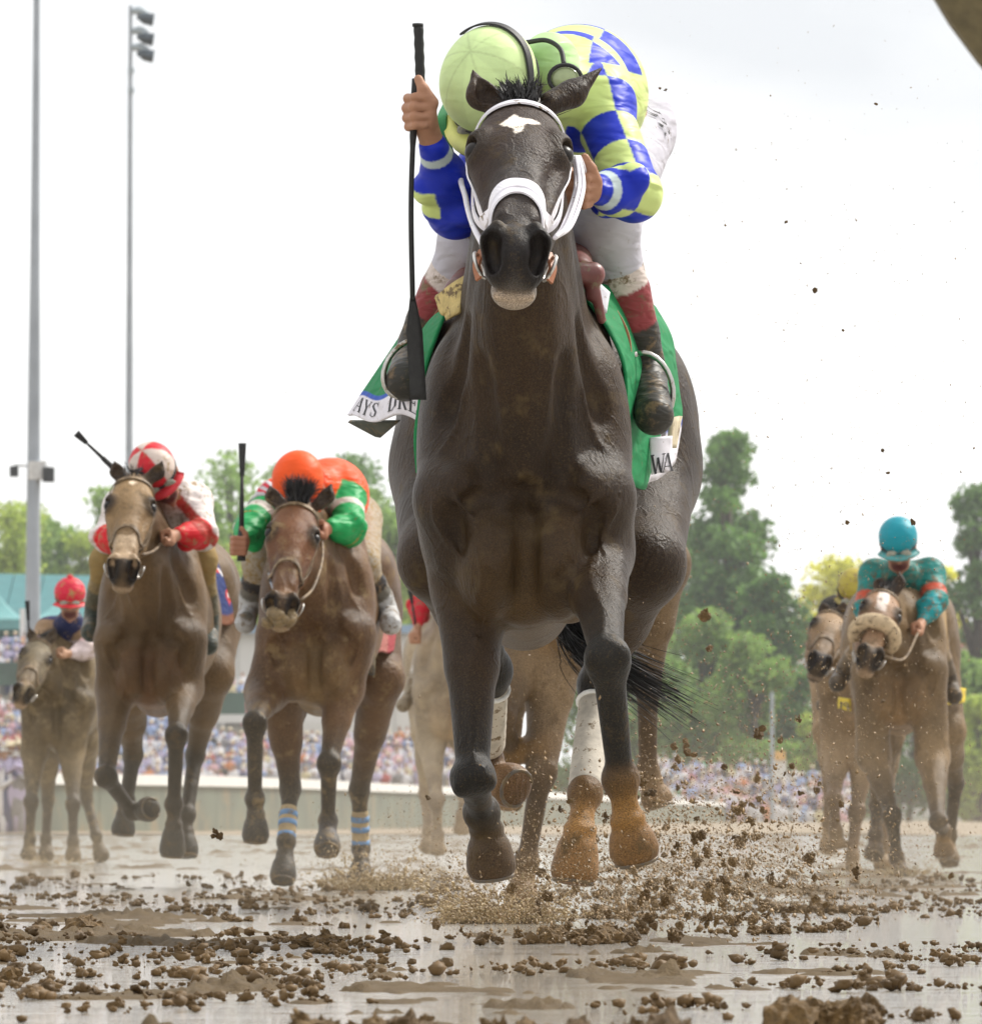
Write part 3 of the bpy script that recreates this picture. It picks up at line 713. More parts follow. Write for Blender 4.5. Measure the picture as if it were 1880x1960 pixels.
def empty_child(name, rt):
    o = bpy.data.objects.new(name, None); o.empty_display_size = .05; SC.collection.objects.link(o); o.parent = rt; WLOC[o.name] = WLOC[rt.name]; return o
def patch(name, fn, nu, nv, mat, parent, thick=.004, colfn=None):
    """cloth sheet with thickness from a surface function fn(u,v)->point"""
    G = np.array([[fn(i/nu, j/nv) for j in range(nv+1)] for i in range(nu+1)]); du = np.gradient(G, axis=0); dv = np.gradient(G, axis=1)
    Nn = np.cross(du, dv); Nn /= np.linalg.norm(Nn, axis=2, keepdims=True)+1e-9; A = G+Nn*thick/2; B = G-Nn*thick/2
    m = (nu+1)*(nv+1); vs_ = np.concatenate([A.reshape(-1, 3), B.reshape(-1, 3)]); fs = []
    idx = lambda i, j: i*(nv+1)+j
    for i in range(nu):
        for j in range(nv):
            q = [idx(i, j), idx(i+1, j), idx(i+1, j+1), idx(i, j+1)]; fs += [q, [x+m for x in q[::-1]]]
    ed = [(idx(i, 0), idx(i+1, 0)) for i in range(nu)]+[(idx(nu, j), idx(nu, j+1)) for j in range(nv)]+[(idx(i+1, nv), idx(i, nv)) for i in range(nu)]+[(idx(0, j+1), idx(0, j)) for j in range(nv)]
    for a, b in ed: fs.append([b, a, a+m, b+m])
    at = None
    if colfn is not None:
        UV = np.array([[(i/nu, j/nv) for j in range(nv+1)] for i in range(nu+1)]).reshape(-1, 2); c = np.array([colfn(u, v) for u, v in UV]); at = {'col': ('FLOAT_COLOR', np.concatenate([c, c]))}
    return mesh_obj(name, vs_, np.array(fs), mat, parent, True, at)
# serif letters as strokes in a 1 x 1.4 box: (x0,y0,x1,y1,weight)
T_, t_ = .17, .07
GL = {'A': [(.08, 0, .48, 1.4, t_), (.52, 1.4, .9, 0, T_), (.25, .5, .75, .5, t_), (0, 0, .25, 0, t_), (.72, 0, 1.05, 0, t_)],
      'L': [(.25, 0, .25, 1.4, T_), (.1, 1.4, .42, 1.4, t_), (.1, 0, .9, 0, t_), (.88, 0, .9, .3, t_)],
      'W': [(.05, 1.4, .28, 0, T_), (.28, 0, .5, 1.2, t_), (.5, 1.2, .72, 0, T_), (.72, 0, .98, 1.4, t_), (-.05, 1.4, .2, 1.4, t_), (.85, 1.4, 1.08, 1.4, t_)],
      'Y': [(.05, 1.4, .5, .65, T_), (.5, .65, .95, 1.4, t_), (.5, .65, .5, 0, T_), (-.03, 1.4, .22, 1.4, t_), (.8, 1.4, 1.05, 1.4, t_), (.32, 0, .68, 0, t_)],
      'S': [(.85, 1.15, .6, 1.38, t_), (.6, 1.38, .3, 1.33, t_), (.3, 1.33, .15, 1.05, T_*.9), (.15, 1.05, .8, .45, T_), (.8, .45, .7, .1, T_*.9), (.7, .1, .4, .0, t_), (.4, 0, .15, .2, t_), (.14, .1, .14, .4, t_), (.86, 1.0, .86, 1.4, t_)],
      'D': [(.22, 0, .22, 1.4, T_), (.05, 1.4, .5, 1.4, t_), (.5, 1.4, .85, 1.1, t_*1.3), (.87, 1.1, .87, .3, T_), (.85, .3, .5, 0, t_*1.3), (.5, 0, .05, 0, t_)],
      'R': [(.22, 0, .22, 1.4, T_), (.05, 1.4, .6, 1.4, t_), (.6, 1.4, .82, 1.22, t_), (.82, 1.25, .82, .9, T_), (.82, .9, .6, .72, t_), (.6, .72, .22, .72, t_), (.5, .72, .9, 0, T_), (.05, 0, .4, 0, t_), (.8, 0, 1.05, 0, t_)],
      'E': [(.22, 0, .22, 1.4, T_), (.05, 1.4, .85, 1.4, t_), (.22, .72, .65, .72, t_), (.05, 0, .88, 0, t_), (.85, 1.4, .85, 1.12, t_), (.88, 0, .88, .3, t_), (.65, .58, .65, .88, t_)],
      'M': [(.12, 0, .12, 1.4, t_), (.14, 1.4, .5, .2, T_), (.5, .2, .86, 1.4, t_), (.88, 0, .88, 1.4, T_), (0, 0, .25, 0, t_), (.72, 0, 1.05, 0, t_)],
      'I': [(.5, 0, .5, 1.4, T_), (.3, 1.4, .7, 1.4, t_), (.3, 0, .7, 0, t_)], '1': [(.5, 0, .5, 1.4, .24), (.25, 1.15, .5, 1.38, .14)],
      'N': [(.15, 0, .15, 1.4, t_), (.15, 1.4, .85, 0, T_), (.85, 0, .85, 1.4, t_), (0, 1.4, .25, 1.4, t_), (.7, 1.4, 1, 1.4, t_), (0, 0, .3, 0, t_)],
      'G': [(.85, 1.1, .5, 1.4, t_), (.5, 1.4, .15, 1.0, T_*.8), (.15, 1.05, .15, .35, T_), (.15, .35, .5, 0, T_*.8), (.5, 0, .8, .15, t_), (.8, 0, .8, .6, T_), (.6, .6, .95, .6, t_)],
      'C': [(.88, 1.05, .55, 1.4, t_), (.55, 1.4, .18, 1.0, T_*.8), (.15, 1.05, .15, .35, T_), (.18, .4, .5, 0, T_*.8), (.5, 0, .88, .3, t_)],
      'B': [(.22, 0, .22, 1.4, T_), (.05, 1.4, .6, 1.4, t_), (.78, 1.3, .78, .85, T_), (.6, .72, .22, .72, t_), (.85, .62, .85, .12, T_), (.6, 0, .05, 0, t_), (.6, 1.4, .78, 1.2, t_), (.6, .72, .85, .55, t_), (.6, 0, .85, .15, t_)],
      'J': [(.6, 1.4, .6, .25, T_), (.6, .25, .4, 0, T_*.7), (.4, 0, .15, .15, t_), (.4, 1.4, .8, 1.4, t_)],
      'H': [(.2, 0, .2, 1.4, T_), (.8, 0, .8, 1.4, T_), (.2, .7, .8, .7, t_)], 'O': [(.15, .35, .15, 1.05, T_), (.85, .35, .85, 1.05, T_), (.15, 1.05, .5, 1.4, t_), (.5, 1.4, .85, 1.05, t_), (.15, .35, .5, 0, t_), (.5, 0, .85, .35, t_)],
      '9': [(.8, 0, .8, 1.1, .2), (.2, 1.1, .2, .8, .2), (.2, 1.3, .8, 1.3, .16), (.2, .7, .8, .7, .16)], '7': [(.15, 1.35, .85, 1.35, .18), (.85, 1.3, .4, 0, .2)],
      '2': [(.2, 1.1, .4, 1.38, .16), (.4, 1.38, .75, 1.25, .18), (.75, 1.25, .7, .8, .2), (.7, .8, .2, .08, .2), (.15, .08, .85, .08, .18)], ' ': []}
def lettering(name, text, fn, h, adv, mat, parent, x0=0., lift=.004):
    """fn(x,y) -> point on the cloth in metres, thin raised letters"""
    vs_, fs = [], []; s = h/1.4
    for i, chx in enumerate(text):
        for (a, b, c, d, wt) in GL.get(chx, []):
            p, q = np.array([a, b]), np.array([c, d]); t = (q-p)/max(1e-6, np.hypot(*(q-p))); n = np.array([-t[1], t[0]])*wt/2; p = p-t*.02; q = q+t*.02; m = 3
            o = len(vs_)
            for j in range(m+1):
                r_ = p+(q-p)*j/m
                for sg in (-1, 1):
                    X = r_+n*sg; x, y = x0+i*adv+X[0]*s, X[1]*s
                    P0 = fn(x, y); e = .002; Nn = unit(np.cross(fn(x+e, y)-P0, fn(x, y+e)-P0)); vs_.append(P0+Nn*lift)
            for j in range(m): k_ = o+2*j; fs.append([k_, k_+2, k_+3, k_+1])
    return mesh_obj(name, vs_, np.array(fs), mat, parent, False)
# ------------------------------------------------------------------ the track: wet mud, puddles, far ground
def build_track():
    def mudmat():
        m, nt, N, L, P = mat_base('track_mud'); tc = N.new('ShaderNodeTexCoord'); ob = tc.outputs['Object']
        n1 = noise(N, L, 9, 7, ob, .65); n2 = noise(N, L, 120, 4, ob, .7)
        c = mixc(N, L, n1.outputs[0], (.045, .028, .011), (.15, .098, .040)); c = mixc(N, L, .35, c, mixc(N, L, n2.outputs[0], (.025, .015, .006), (.20, .135, .06)))
        L.new(c, P.inputs['Base Color']); r = N.new('ShaderNodeMapRange'); L.new(n1.outputs[0], r.inputs[0]); r.inputs[3].default_value = .5; r.inputs[4].default_value = .9
        L.new(r.outputs[0], P.inputs['Roughness']); P.inputs['Specular IOR Level'].default_value = .2
        b = N.new('ShaderNodeBump'); b.inputs['Strength'].default_value = .7; b.inputs['Distance'].default_value = .012; L.new(n2.outputs[0], b.inputs['Height']); L.new(b.outputs[0], P.inputs['Normal'])
        return m
    def grid(y0, y1, rows, cols, hw0, hwk, fn, xoff=0):
        tt = np.linspace(0, 1, rows+1); Y = y0*(y1/y0)**tt; u = np.linspace(-1, 1, cols+1)
        X = (hw0+hwk*Y)[:, None]*u[None, :]+xoff; YY = np.repeat(Y[:, None], cols+1, 1); Z = fn(X, YY)
        Vt = np.stack([X, YY, Z], -1).reshape(-1, 3); i, j = np.meshgrid(np.arange(rows), np.arange(cols), indexing='ij'); a = (i*(cols+1)+j).ravel()
        return Vt, np.stack([a, a+1, a+cols+2, a+cols+1], 1)
    def h(X, Y):
        # broad churned patches, then clods; flooded where it falls below the water
        wide = fbm(X*.8+3, Y*.22, 4, 3); patch_ = fbm(X*4.2, Y*1.5+7, 4, 11, .6)
        clod = fbm(X*19, Y*10, 3, 21, .6); fine = fbm(X*60, Y*36, 2, 31)
        m = np.clip((patch_*.7+wide*.3-.560)*13, 0, 1); near = np.clip((Y-19)/14, 0, 1)
        lump = np.clip(fbm(X*2.6+9, Y*1.3, 3, 61)-.50, 0, 1)*6; lump = np.clip(lump, 0, 1)*np.clip(m*1.5, 0, 1)
        z = -.024+.0165*m+.004*(fine-.5)*m+.006*(clod-.5)*m+.035*np.clip(clod-.50, 0, 1)*lump+.016*(fine-.4)*lump+.010*(fbm(X*110, Y*60, 2, 71)-.5)*lump
        return z+np.clip(fbm(X*26, Y*15, 4, 41, .65)-.50, 0, 1)*lump*.05
    mm = mudmat()
    Vt, Q = grid(6.6, 30, 640, 380, .55, .068, h); tag(mesh_obj('track_ground', Vt, Q, mm), kind='structure')
    Vt, Q = grid(30, 130, 200, 220, 1.0, .075, h); tag(mesh_obj('track_ground', Vt, Q, mm), kind='structure')
    mb = MB()
    def far(X, Y): return .0*X-.004
    wm, nt, N, L, P = mat_base('puddle_water'); tc = N.new('ShaderNodeTexCoord')
    P.inputs['Base Color'].default_value = (.38, .355, .31, 1); P.inputs['Roughness'].default_value = .04; P.inputs['IOR'].default_value = 1.55
    mp = N.new('ShaderNodeMapping'); mp.inputs['Scale'].default_value = (.35, 1.8, 1); L.new(tc.outputs['Object'], mp.inputs[0])
    n = noise(N, L, 22, 4, mp.outputs[0], .6); b = N.new('ShaderNodeBump'); b.inputs['Strength'].default_value = 1; b.inputs['Distance'].default_value = .0045
    L.new(n.outputs[0], b.inputs['Height']); mp2 = N.new('ShaderNodeMapping'); mp2.inputs['Scale'].default_value = (.8, 1.3, 1); L.new(tc.outputs['Object'], mp2.inputs[0]); n2 = noise(N, L, 5.5, 3, mp2.outputs[0], .6)
    b2 = N.new('ShaderNodeBump'); b2.inputs['Strength'].default_value = 1; b2.inputs['Distance'].default_value = .014; L.new(n2.outputs[0], b2.inputs['Height']); L.new(b.outputs[0], b2.inputs['Normal']); L.new(b2.outputs[0], P.inputs['Normal'])
    Vt, Q = grid(5.5, 128, 60, 20, 2.5, .22, lambda X, Y: X*0-.012); tag(mesh_obj('puddle_water', Vt, Q, wm), kind='structure')
    # the ground beyond and beside: one sheet to the horizon, just below the water
    gm = plain('far_mud', (.24, .175, .10), .5, .3, .25, .3, 3, mud=0)
    Vt = [(-1500, -60, -.06), (1500, -60, -.06), (1500, 2500, -.06), (-1500, 2500, -.06)]
    tag(mesh_obj('ground', Vt, [[0, 1, 2, 3]], gm, None, False), kind='structure')
    Vt, Q = grid(128, 470, 120, 80, 8, .22, lambda X, Y: -.03+.05*fbm(X*.8, Y*.25, 3, 5)); tag(mesh_obj('track_ground', Vt, Q, gm), kind='structure')
build_track()
# ------------------------------------------------------------------ the leading horse, its rider and tack
def leader():
    F = Frame(17.0, 1010, 0, -.0); P = F.P
    F.T = (lambda base: (lambda x, y, z: base(x-.006+.075*np.clip(y-.75, 0, 1), y, z-.035)))(F.T)
    brown = (.027, .0155, .0068); dk = (.012, .0115, .0105); orange = (.21, .115, .032)
    def star(v, c, H, J):
        c = c.copy(); q = (v-J['poll'])/H.k; x, z, o = q@H.r, q@H.a, q@H.u
        n = fbm(x*90+5, z*90, 3, 3)-.5; front = o > -.05
        d = np.abs(x+.012)+np.abs(z-.135)*.75+n*.012; m = front & (d < .027)
        d2 = np.hypot((x-.012), (z-.126)*2.2)+n*.014; m |= front & (d2 < .027)
        d3 = np.hypot((x+.005)*2.5, (z-.152))+n*.014; m |= front & (d3 < .028)
        c[m] = (.78, .76, .74)
        g = np.exp(-((z-.30)/.12)**2-(x/.03)**2)*front; c = c*(1-.5*g[:, None])+np.array((.05, .05, .055))*.5*g[:, None]
        return c
    C = dict(body=brown, under=(.060, .037, .0135), dark=dk, face=(.024, .0140, .0105), nose=(.034, .034, .038), lip=(.34, .31, .28), foot=(.07, .048, .025), hoof=(.08, .05, .03),
             feet=dict(RF=orange, RH=(.30, .17, .06), LH=(.28, .17, .08), LF=(.085, .06, .03)), fn=star)
    J = dict(rib=.222, poll=P(998, 190, -.15), head=(.83, .508, -.02), hk=1.07, forelock=(520, .028),
             ears=[(P(958, 200, -.12), P(921, 180, -.11), P(905, 134, -.09), (.45, -1, .1)), (P(1052, 198, -.12), P(1095, 178, -.09), P(1151, 130, -.06), (.4, .9, -.5))],
             LF=[P(902, 1120, .20), P(905, 1488, .06), P(922, 1556, .30), P(932, 1590, .33), P(943, 1680, .35)],
             RF=[P(1135, 1060, .16), P(1163, 1262, -.24), P(1188, 1492, -.12), P(1202, 1572, -.12), P(1219, 1650, -.10)],
             RH=[P(1228, 1080, 1.05), P(1142, 1310, 1.38), P(1120, 1520, 1.15), P(1110, 1592, 1.10), P(1097, 1690, 1.09)],
             LH=[P(846, 1070, 1.10), P(945, 1285, 1.48), P(932, 1458, 1.70), P(950, 1490, 1.68), P(990, 1510, 1.62)])
    tail = (P(1060, 1080, 1.75), P(1120, 1235, 1.55), P(1310, 1352, 1.45), 900)
    rt, S, H = horse(F, 'dark brown leading racehorse with a white star, white bridle and green saddle cloth', J, C, coat('coat_leader', .20, .40, (.085, .056, .024), mscale=12), .0075, fine_vox=.0036, hw=.345, tail=tail, name='racehorse')
    white = plain('white_tack', (.82, .80, .86), .45, .06, 30, .15, mud=.05)
    br = bridle(rt, S, H, white, .020, white, .385, 1.15, 1.5)
    lea = plain('tan_leather', (.33, .12, .05), .5, mud=.1)
    for s in (-1, 1): strap('rein_loop', [H(s*.062, -.10, .44), H(s*.072, -.115, .47), H(s*.066, -.13, .50)], .018, lea, br, None, .006, normal=(s*.6, -.8, 0))
    for i, (dx, dd) in enumerate(((0, 0), (9, .02), (-6, .03))):
        pts = [P(1062, 455, -.42+dd), P(1085+dx, 430, -.35+dd), P(1108+dx, 360, -.12+dd), P(1103+dx*.6, 300, -.02+dd), P(1112+dx, 335, .05+dd), P(1118, 365, .10)]
        mb = MB(); mb.tube(catmull(pts, 6), .0048, 8); mb.obj('rein', white, br, True)
    mb = MB(); mb.tube(catmull([P(925, 470, -.42), P(905, 430, -.3), P(892, 380, -.05), P(890, 330, .25), P(1000, 340, .45), P(1105, 372, .15)], 6), .006, 8); mb.obj('rein', white, br, True)
    # leg wraps
    wrap = plain('leg_wrap_cloth', (.55, .50, .42), .8, .25, 30, .4, 60, mud=.2)
    for nm, t0, t1 in (('RH', .12, .92), ('LH', .15, .8)):
        st, hk, ft, co, hf = J[nm]; W = SDF(); n = 7
        for i in range(n):
            a, b = lerp(hk, ft, t0+(t1-t0)*i/n), lerp(hk, ft, t0+(t1-t0)*(i+.9)/n); W.rc(a, b, .035+.004*i/n, .036+.004*i/n, .003, (.55, .5, .42))
        sdf_mesh('leg_wrap', W, .006, wrap, rt)
        mb = MB(); a = lerp(hk, ft, t0+.05); d = unit(ft-hk); 
        x = unit(np.cross(d, (0, 1, .2))); y = np.cross(d, x)
        mb.tube([a+.037*(math.cos(q)*x+math.sin(q)*y) for q in np.linspace(0, 2*math.pi, 17)], .006, 6); mb.obj('wrap_tape', plain('white_tape', (.8, .8, .78), .6), rt, True)
    # saddle cloth: two sides and the pad
    green, blue, wht, red = (.008, .20, .065), (.03, .09, .45), (.74, .72, .78), (.75, .03, .02)
    cm = attr_mat('saddlecloth_cloth', .7, .10, wr=.5, wscale=9, mscale=40)
    def edge(*pts): 
        c = catmull(pts, 10); return lambda t: c[min(len(c)-1, int(t*(len(c)-1)))]*(1-(t*(len(c)-1)) % 1)+c[min(len(c)-1, int(t*(len(c)-1))+1)]*((t*(len(c)-1)) % 1)
    f0 = edge(P(1096, 545, .30), P(1150, 620, .30), P(1190, 705, .30), P(1200, 800, .34), P(1196, 924, .38))
    f1 = edge(P(1215, 560, .75), P(1250, 640, .75), P(1262, 720, .75), P(1262, 800, .78), P(1238, 930, .72))
    f2 = edge(P(1248, 600, 1.15), P(1290, 660, 1.15), P(1306, 760, 1.15), P(1303, 800, 1.12), P(1284, 888, 1.05))
    def fr_(u, v):
        a, b, c = f0(v), f1(v), f2(v); p = a*(1-u)*(1-2*u)+b*4*u*(1-u)+c*u*(2*u-1); return p+V(.008*math.sin(u*9+v*5), 0, .004*math.sin(u*14))
    sc_ = empty_child('saddle_cloth', rt)
    patch('cloth', fr_, 40, 40, cm, sc_, .006, lambda u, v: wht if v > .80 and u > .52 else blue if v > .765 and u > .5 else green)
    ink = plain('print_ink', (.02, .02, .025), .7, bump=0)
    fq = lambda u, v: lerp(lerp(P(1243, 838, .62), P(1285, 834, .66), u), lerp(P(1247, 908, .62), P(1284, 900, .66), u), v)+V(0, -.012*math.sin(u*3.1), .003*math.sin(v*6))
    patch('name_flap', fq, 10, 10, cm, sc_, .006, lambda u, v: wht)
    for q_ in (.0048, -.0048): lettering('printed_name', 'WA', lambda x, y: fq(x/.047, 1-y/.072), .036, .0205, ink, sc_, .002, q_)
    patch('pad', lambda u, v: lerp(lerp(P(1284, 800, .8), P(1303, 796, .95), u), lerp(P(1280, 858, .8), P(1292, 857, .95), u), v), 4, 6, plain('beige_felt', (.50, .43, .30), .85, mud=.2), sc_, .008)
    g0 = edge(P(858, 590, .30), P(838, 640, .30), P(818, 700, .32), P(806, 760, .35), P(803, 806, .40))
    g1 = edge(P(800, 640, .60), P(772, 690, .62), P(748, 730, .66), P(735, 765, .70), P(728, 800, .72))
    g2 = edge(P(768, 650, .92), P(735, 700, .95), P(706, 745, .98), P(686, 775, 1.0), P(667, 803, 1.0))
    def fl_(u, v):
        a, b, c = g0(v), g1(v), g2(v); p = a*(1-u)*(1-2*u)+b*4*u*(1-u)+c*u*(2*u-1); return p+V(0, 0, .010*math.sin(u*8))+V(0, -.02*math.sin(v*6+u*4), 0)
    patch('cloth', fl_, 44, 40, cm, sc_, .006, lambda u, v: wht if v > .68 else blue if v > .60 and u > .45 else red if (abs(v-.60)+abs(u-.28)*.8 < .10) else green)
    for lf in (.0048, -.0048): lettering('printed_name', 'AYS DRE', lambda x, y: fl_(.93-x*3.05, .93-y*3.9), .052, .0445, ink, sc_, .0, lf)
    def strip(u, v): return lerp(P(806, 700, .33), P(801, 905, .36), v)+V((u-.5)*.016+.004*math.sin(v*7), 0, 0)
    patch('cloth_edge', strip, 3, 20, cm, sc_, .004, lambda u, v: (.03, .28, .10))
    padm = plain('dark_pad', (.07, .075, .06), .9, mud=.2)
    patch('pad', lambda u, v: lerp(lerp(P(668, 806, 1.01), P(765, 806, .80), u), P(728, 838, .95), v), 10, 8, padm, sc_, .008)
    yel = plain('cream_fleece', (.60, .47, .20), .85, .2, 40, .5, mud=.25)
    cr_ = lambda u, v: lerp(lerp(P(832, 568, .28), P(893, 528, .20), u), lerp(P(858, 614, .26), P(882, 600, .18), u), v)+V(0, -.02*math.sin(u*3.1), .006*math.sin(v*9))
    patch('pommel_pad', cr_, 14, 12, yel, sc_, .010)
    patch('pommel_pad', lambda u, v: lerp(lerp(P(1098, 500, .26), P(1165, 560, .32), u), lerp(P(1098, 520, .24), P(1158, 600, .30), u), v), 12, 6, plain('white_pad', (.66, .66, .72), .8, mud=.2), sc_, .010)
    sad = plain('oxblood_leather', (.16, .045, .04), .4, mud=.25)
    W = SDF(); W.rc(P(1095, 520, .22), P(1135, 525, .25), .022, .026, .01); W.rc(P(1135, 522, .25), P(1130, 565, .25), .020, .012, .01); W.rc(P(1140, 560, .25), P(1152, 612, .26), .012, .010, .01)
    W.rc(P(1105, 520, .3), P(1095, 470, .7), .036, .04, .03); W.rc(P(880, 560, .35), P(950, 500, .8), .035, .05, .05)
    sdf_mesh('saddle', W, .006, sad, rt)
    # stirrup leathers and irons
    for pts in ([P(1150, 560, .45), P(1195, 640, .45), P(1200, 720, .45)], [P(850, 590, .45), P(812, 650, .5), P(790, 700, .5)]):
        strap('stirrup_leather', pts, .022, lea, rt, None, .005, normal=(0, -1, 0))
    stl = plain('stirrup_steel', (.5, .48, .45), .3, metal=1, mud=.2)
    for c, rx, rz, tl in ((P(1240, 740, .5), .052, .075, .3), (P(780, 705, .45), .045, .065, -.55)):
        pts = []
        for a in np.linspace(0, 2*math.pi, 25):
            x, z = rx*math.sin(a), rz*math.cos(a); pts.append(c+V(x*math.cos(tl)-z*math.sin(tl), 0, x*math.sin(tl)+z*math.cos(tl)))
        mb = MB(); mb.tube(pts, .006, 8); mb.obj('stirrup', stl, rt, True)
    # ---------------- rider
    yg, bl = (.60, .72, .26), (.010, .030, .48)
    jt = dict(head=P(950, 188, .20), neck=P(1020, 175, .34), chest=P(1086, 180, .52), pelvis=P(1128, 232, .95), look=(-.30, -.42, -.86),
              Lsh=P(965, 270, .46), Lel=P(872, 402, .26), Lwr=P(829, 278, .10), Lhand=P(808, 215, .06), Lgrip=(V(.02, 0, 1), V(-1, -.35, 0)),
              Rsh=P(1148, 205, .42), Rel=P(1213, 370, .24), Rwr=P(1142, 362, .12), Rhand=P(1116, 362, .09), Rgrip=(V(.1, -.3, 1), V(-.5, -1, 0)),
              Lkn=P(905, 455, .50), Lan=P(800, 655, .62), Ltoe=P(776, 730, .46), Rkn=P(1160, 428, .48), Ran=P(1234, 690, .62), Rtoe=P(1252, 795, .44))
    def checks(v, c, uv):
        x = 940+v[:, 0]/v[:, 1]*FPX; y = HY-(v[:, 2]-CAMH)/v[:, 1]*FPX       # laid out in the cloth's own grid by height and girth
        c = np.tile(np.array(yg), (len(v), 1)); qx, qz, qy = v[:, 0], v[:, 2], v[:, 1]
        def uvl(a, b, cell, ph=0):
            d = unit(b-a); t = (v-a)@d; w_ = v-a-t[:, None]*d; r1 = unit(np.cross(d, (0, 1, .2))); r2 = np.cross(d, r1)
            return np.floor(t/cell+ph), np.floor((np.arctan2(w_@r2, w_@r1)/(2*math.pi)+.5)*4.0+.35), np.linalg.norm(w_, axis=1), t
        segs = [('Rsh', 'Rel', .090, .1), ('Rel', 'Rwr', .090, .45), ('Lsh', 'Lel', .07, 0), ('Lel', 'Lwr', .07, .4)]
        best = np.full(len(v), 9.); 
        D = []
        for a, b, cell, ph in segs:
            A, B = jt[a], jt[b]; r = RC(A, B, .062, .055); D.append(r(v))
        Dt = np.minimum(RC(jt['pelvis'], jt['chest'], .14, .13)(v), RC(jt['chest'], jt['neck'], .12, .07)(v)); D.append(Dt+.012)
        w_ = np.argmin(np.array(D), 0)
        for i, (a, b, cell, ph) in enumerate(segs):
            m = w_ == i; ti, ai, _, t = uvl(jt[a], jt[b], cell, ph); chk = (ti+ai) % 2 == 0
            if i >= 2: chk = ~((ai == 2) & (ti == 1))
            c[m & chk] = bl
            if b.endswith('wr'):
                L_ = np.linalg.norm(jt[b]-jt[a]); c[m & (t > L_-.055)] = bl; c[m & (t > L_-.034) & (t < L_-.014)] = (.55, .65, .66)
        # torso: a band of blue squares over the shoulders, the rest yellow-green
        m = w_ == 4; dd = unit(jt['pelvis']-jt['chest']); t = (v-jt['chest'])@dd; rx = (v-jt['chest'])@unit(np.cross(dd, (0, 0, 1)))
        chk = ((np.floor(rx/.12+.5)+np.floor(t/.115+.5)) % 2 == 0) & (t < .26) & (v[:, 2] > jt['chest'][2]+.055); c[m & chk] = bl
        return c
    sm = attr_mat('silks_leader', .45, 0, wr=.6, wscale=11, sheen=0)
    st = dict(torso=yg, Lsleeve=bl, Rsleeve=yg, jmat=sm, jfn=checks, kvox=.0038, fine=.0032, k=1.0, sw=.93, cap=(.60, .76, .36), hmat=attr_mat('cap_cover_leader', .5, 0, wr=.2, wscale=12), hmat2=plain('cap_peak_yellow', (.80, .82, .25), .5, .1),
              breech=(.50, .49, .55), bmat=attr_mat('breeches_leader', .7, .12), boot=(.045, .042, .036), boottop=(.62, .54, .50), bootmid=(.26, .045, .05), bt=(.45, .73), hr=.107, hump=V(.0, 0, .03), seat=V(-.0, .06, -.0),
              capfn=seams)
    pr, K, Hm, h, Bq, he = person(F, 'jockey in blue and yellow-green checked silks crouching on the leading dark horse', jt, st, .0065)
    dk_ = MATS['black_strap']
    # broad goggle strap across the cap, second pair of goggles at the neck
    strap('goggle_band', [P(895, 78, .18), P(925, 62, .16), P(965, 62, .14), P(1000, 88, .12), P(1022, 125, .10), P(1030, 170, .10)], .020, dk_, he, Hm, .004, .003)
    mb = MB(); mb.tube(catmull([P(1008, 80, .22), P(1045, 76, .2), P(1072, 92, .17), P(1080, 122, .14)], 8), .0052, 8); mb.obj('goggle_strap', dk_, pr, True)
    c0 = P(1082, 150, .12); mb = MB(); ico(mb, c0, .030, 3, sx=(1, .4, .85)); mb.obj('goggle_lens', plain('lens_smoke', (.35, .42, .22), .15, bump=0), pr, True)
    mb = MB(); mb.tube([c0+V(.034*math.cos(a), -.006, .029*math.sin(a)) for a in np.linspace(0, 2*math.pi, 25)], .0045, 8); mb.obj('goggle_frame', dk_, pr, True)
    Hd = SDF(); Hd.el(P(1052, 125, .30), (.065, .09, .072), .02); sdf_mesh('collar', Hd, .006, sm, pr, (.45, .85, .32), None, lambda v, c, uv: c*0+np.array((.47, .72, .32)))
    # armband with green and white
    strap('armband', [P(858, 195, .30), P(846, 225, .22), P(850, 262, .22), P(862, 300, .22)], .022, plain('green_band', (.03, .22, .07), .6), pr, None, .005, normal=(-.3, -1, 0))
    # lettering on the breeches
    def seatf(x, y):
        p = Bq.project(np.array([P(1226+(.35*x+.94*y)*870, 200+(.94*x-.35*y)*870, .86)]), .006, 6)[0]; return p
    [lettering('printed_name', 'JB', seatf, .045, .042, ink, pr, .01, q) for q in (.004, -.004)]
    lettering('printed_name', 'RACH', lambda x, y: seatf(x+.03, y+.034), .024, .026, ink, pr, .01, .003)
    # whip
    wr_ = root('riding_whip', P(800, 400, .06), 'long black whip with wrapped handle held upright by the leading jockey', 'whip')
    bk = plain('black_rubber', (.018, .018, .018), .7, .3, 60, .5); G = SDF()
    mb = MB(); pts = [P(801, 45, .07)+(P(805, 160, .07)-P(801, 45, .07))*i/9 for i in range(10)]; mb.tube(pts, [.0095+.0012*(i % 2) for i in range(10)], 12); mb.tube([P(800, 44, .07), P(800, 50, .07)], .0115, 12)
    mb.obj('handle', bk, wr_, True)
    mb = MB(); mb.tube(catmull([P(797, 150, .07), P(791, 260, .065), P(787, 400, .07), P(790, 575, .075)], 6), [.0095]*4+[.0078]*3+[.0058]*12, 10); mb.obj('shaft', bk, wr_, True)
    patch('popper', lambda u, v: lerp(P(790, 570, .076), P(801, 765, .08), v)+V((u-.5)*(.012+.022*min(1, v*3)), 0, 0), 3, 12, bk, wr_, .008)
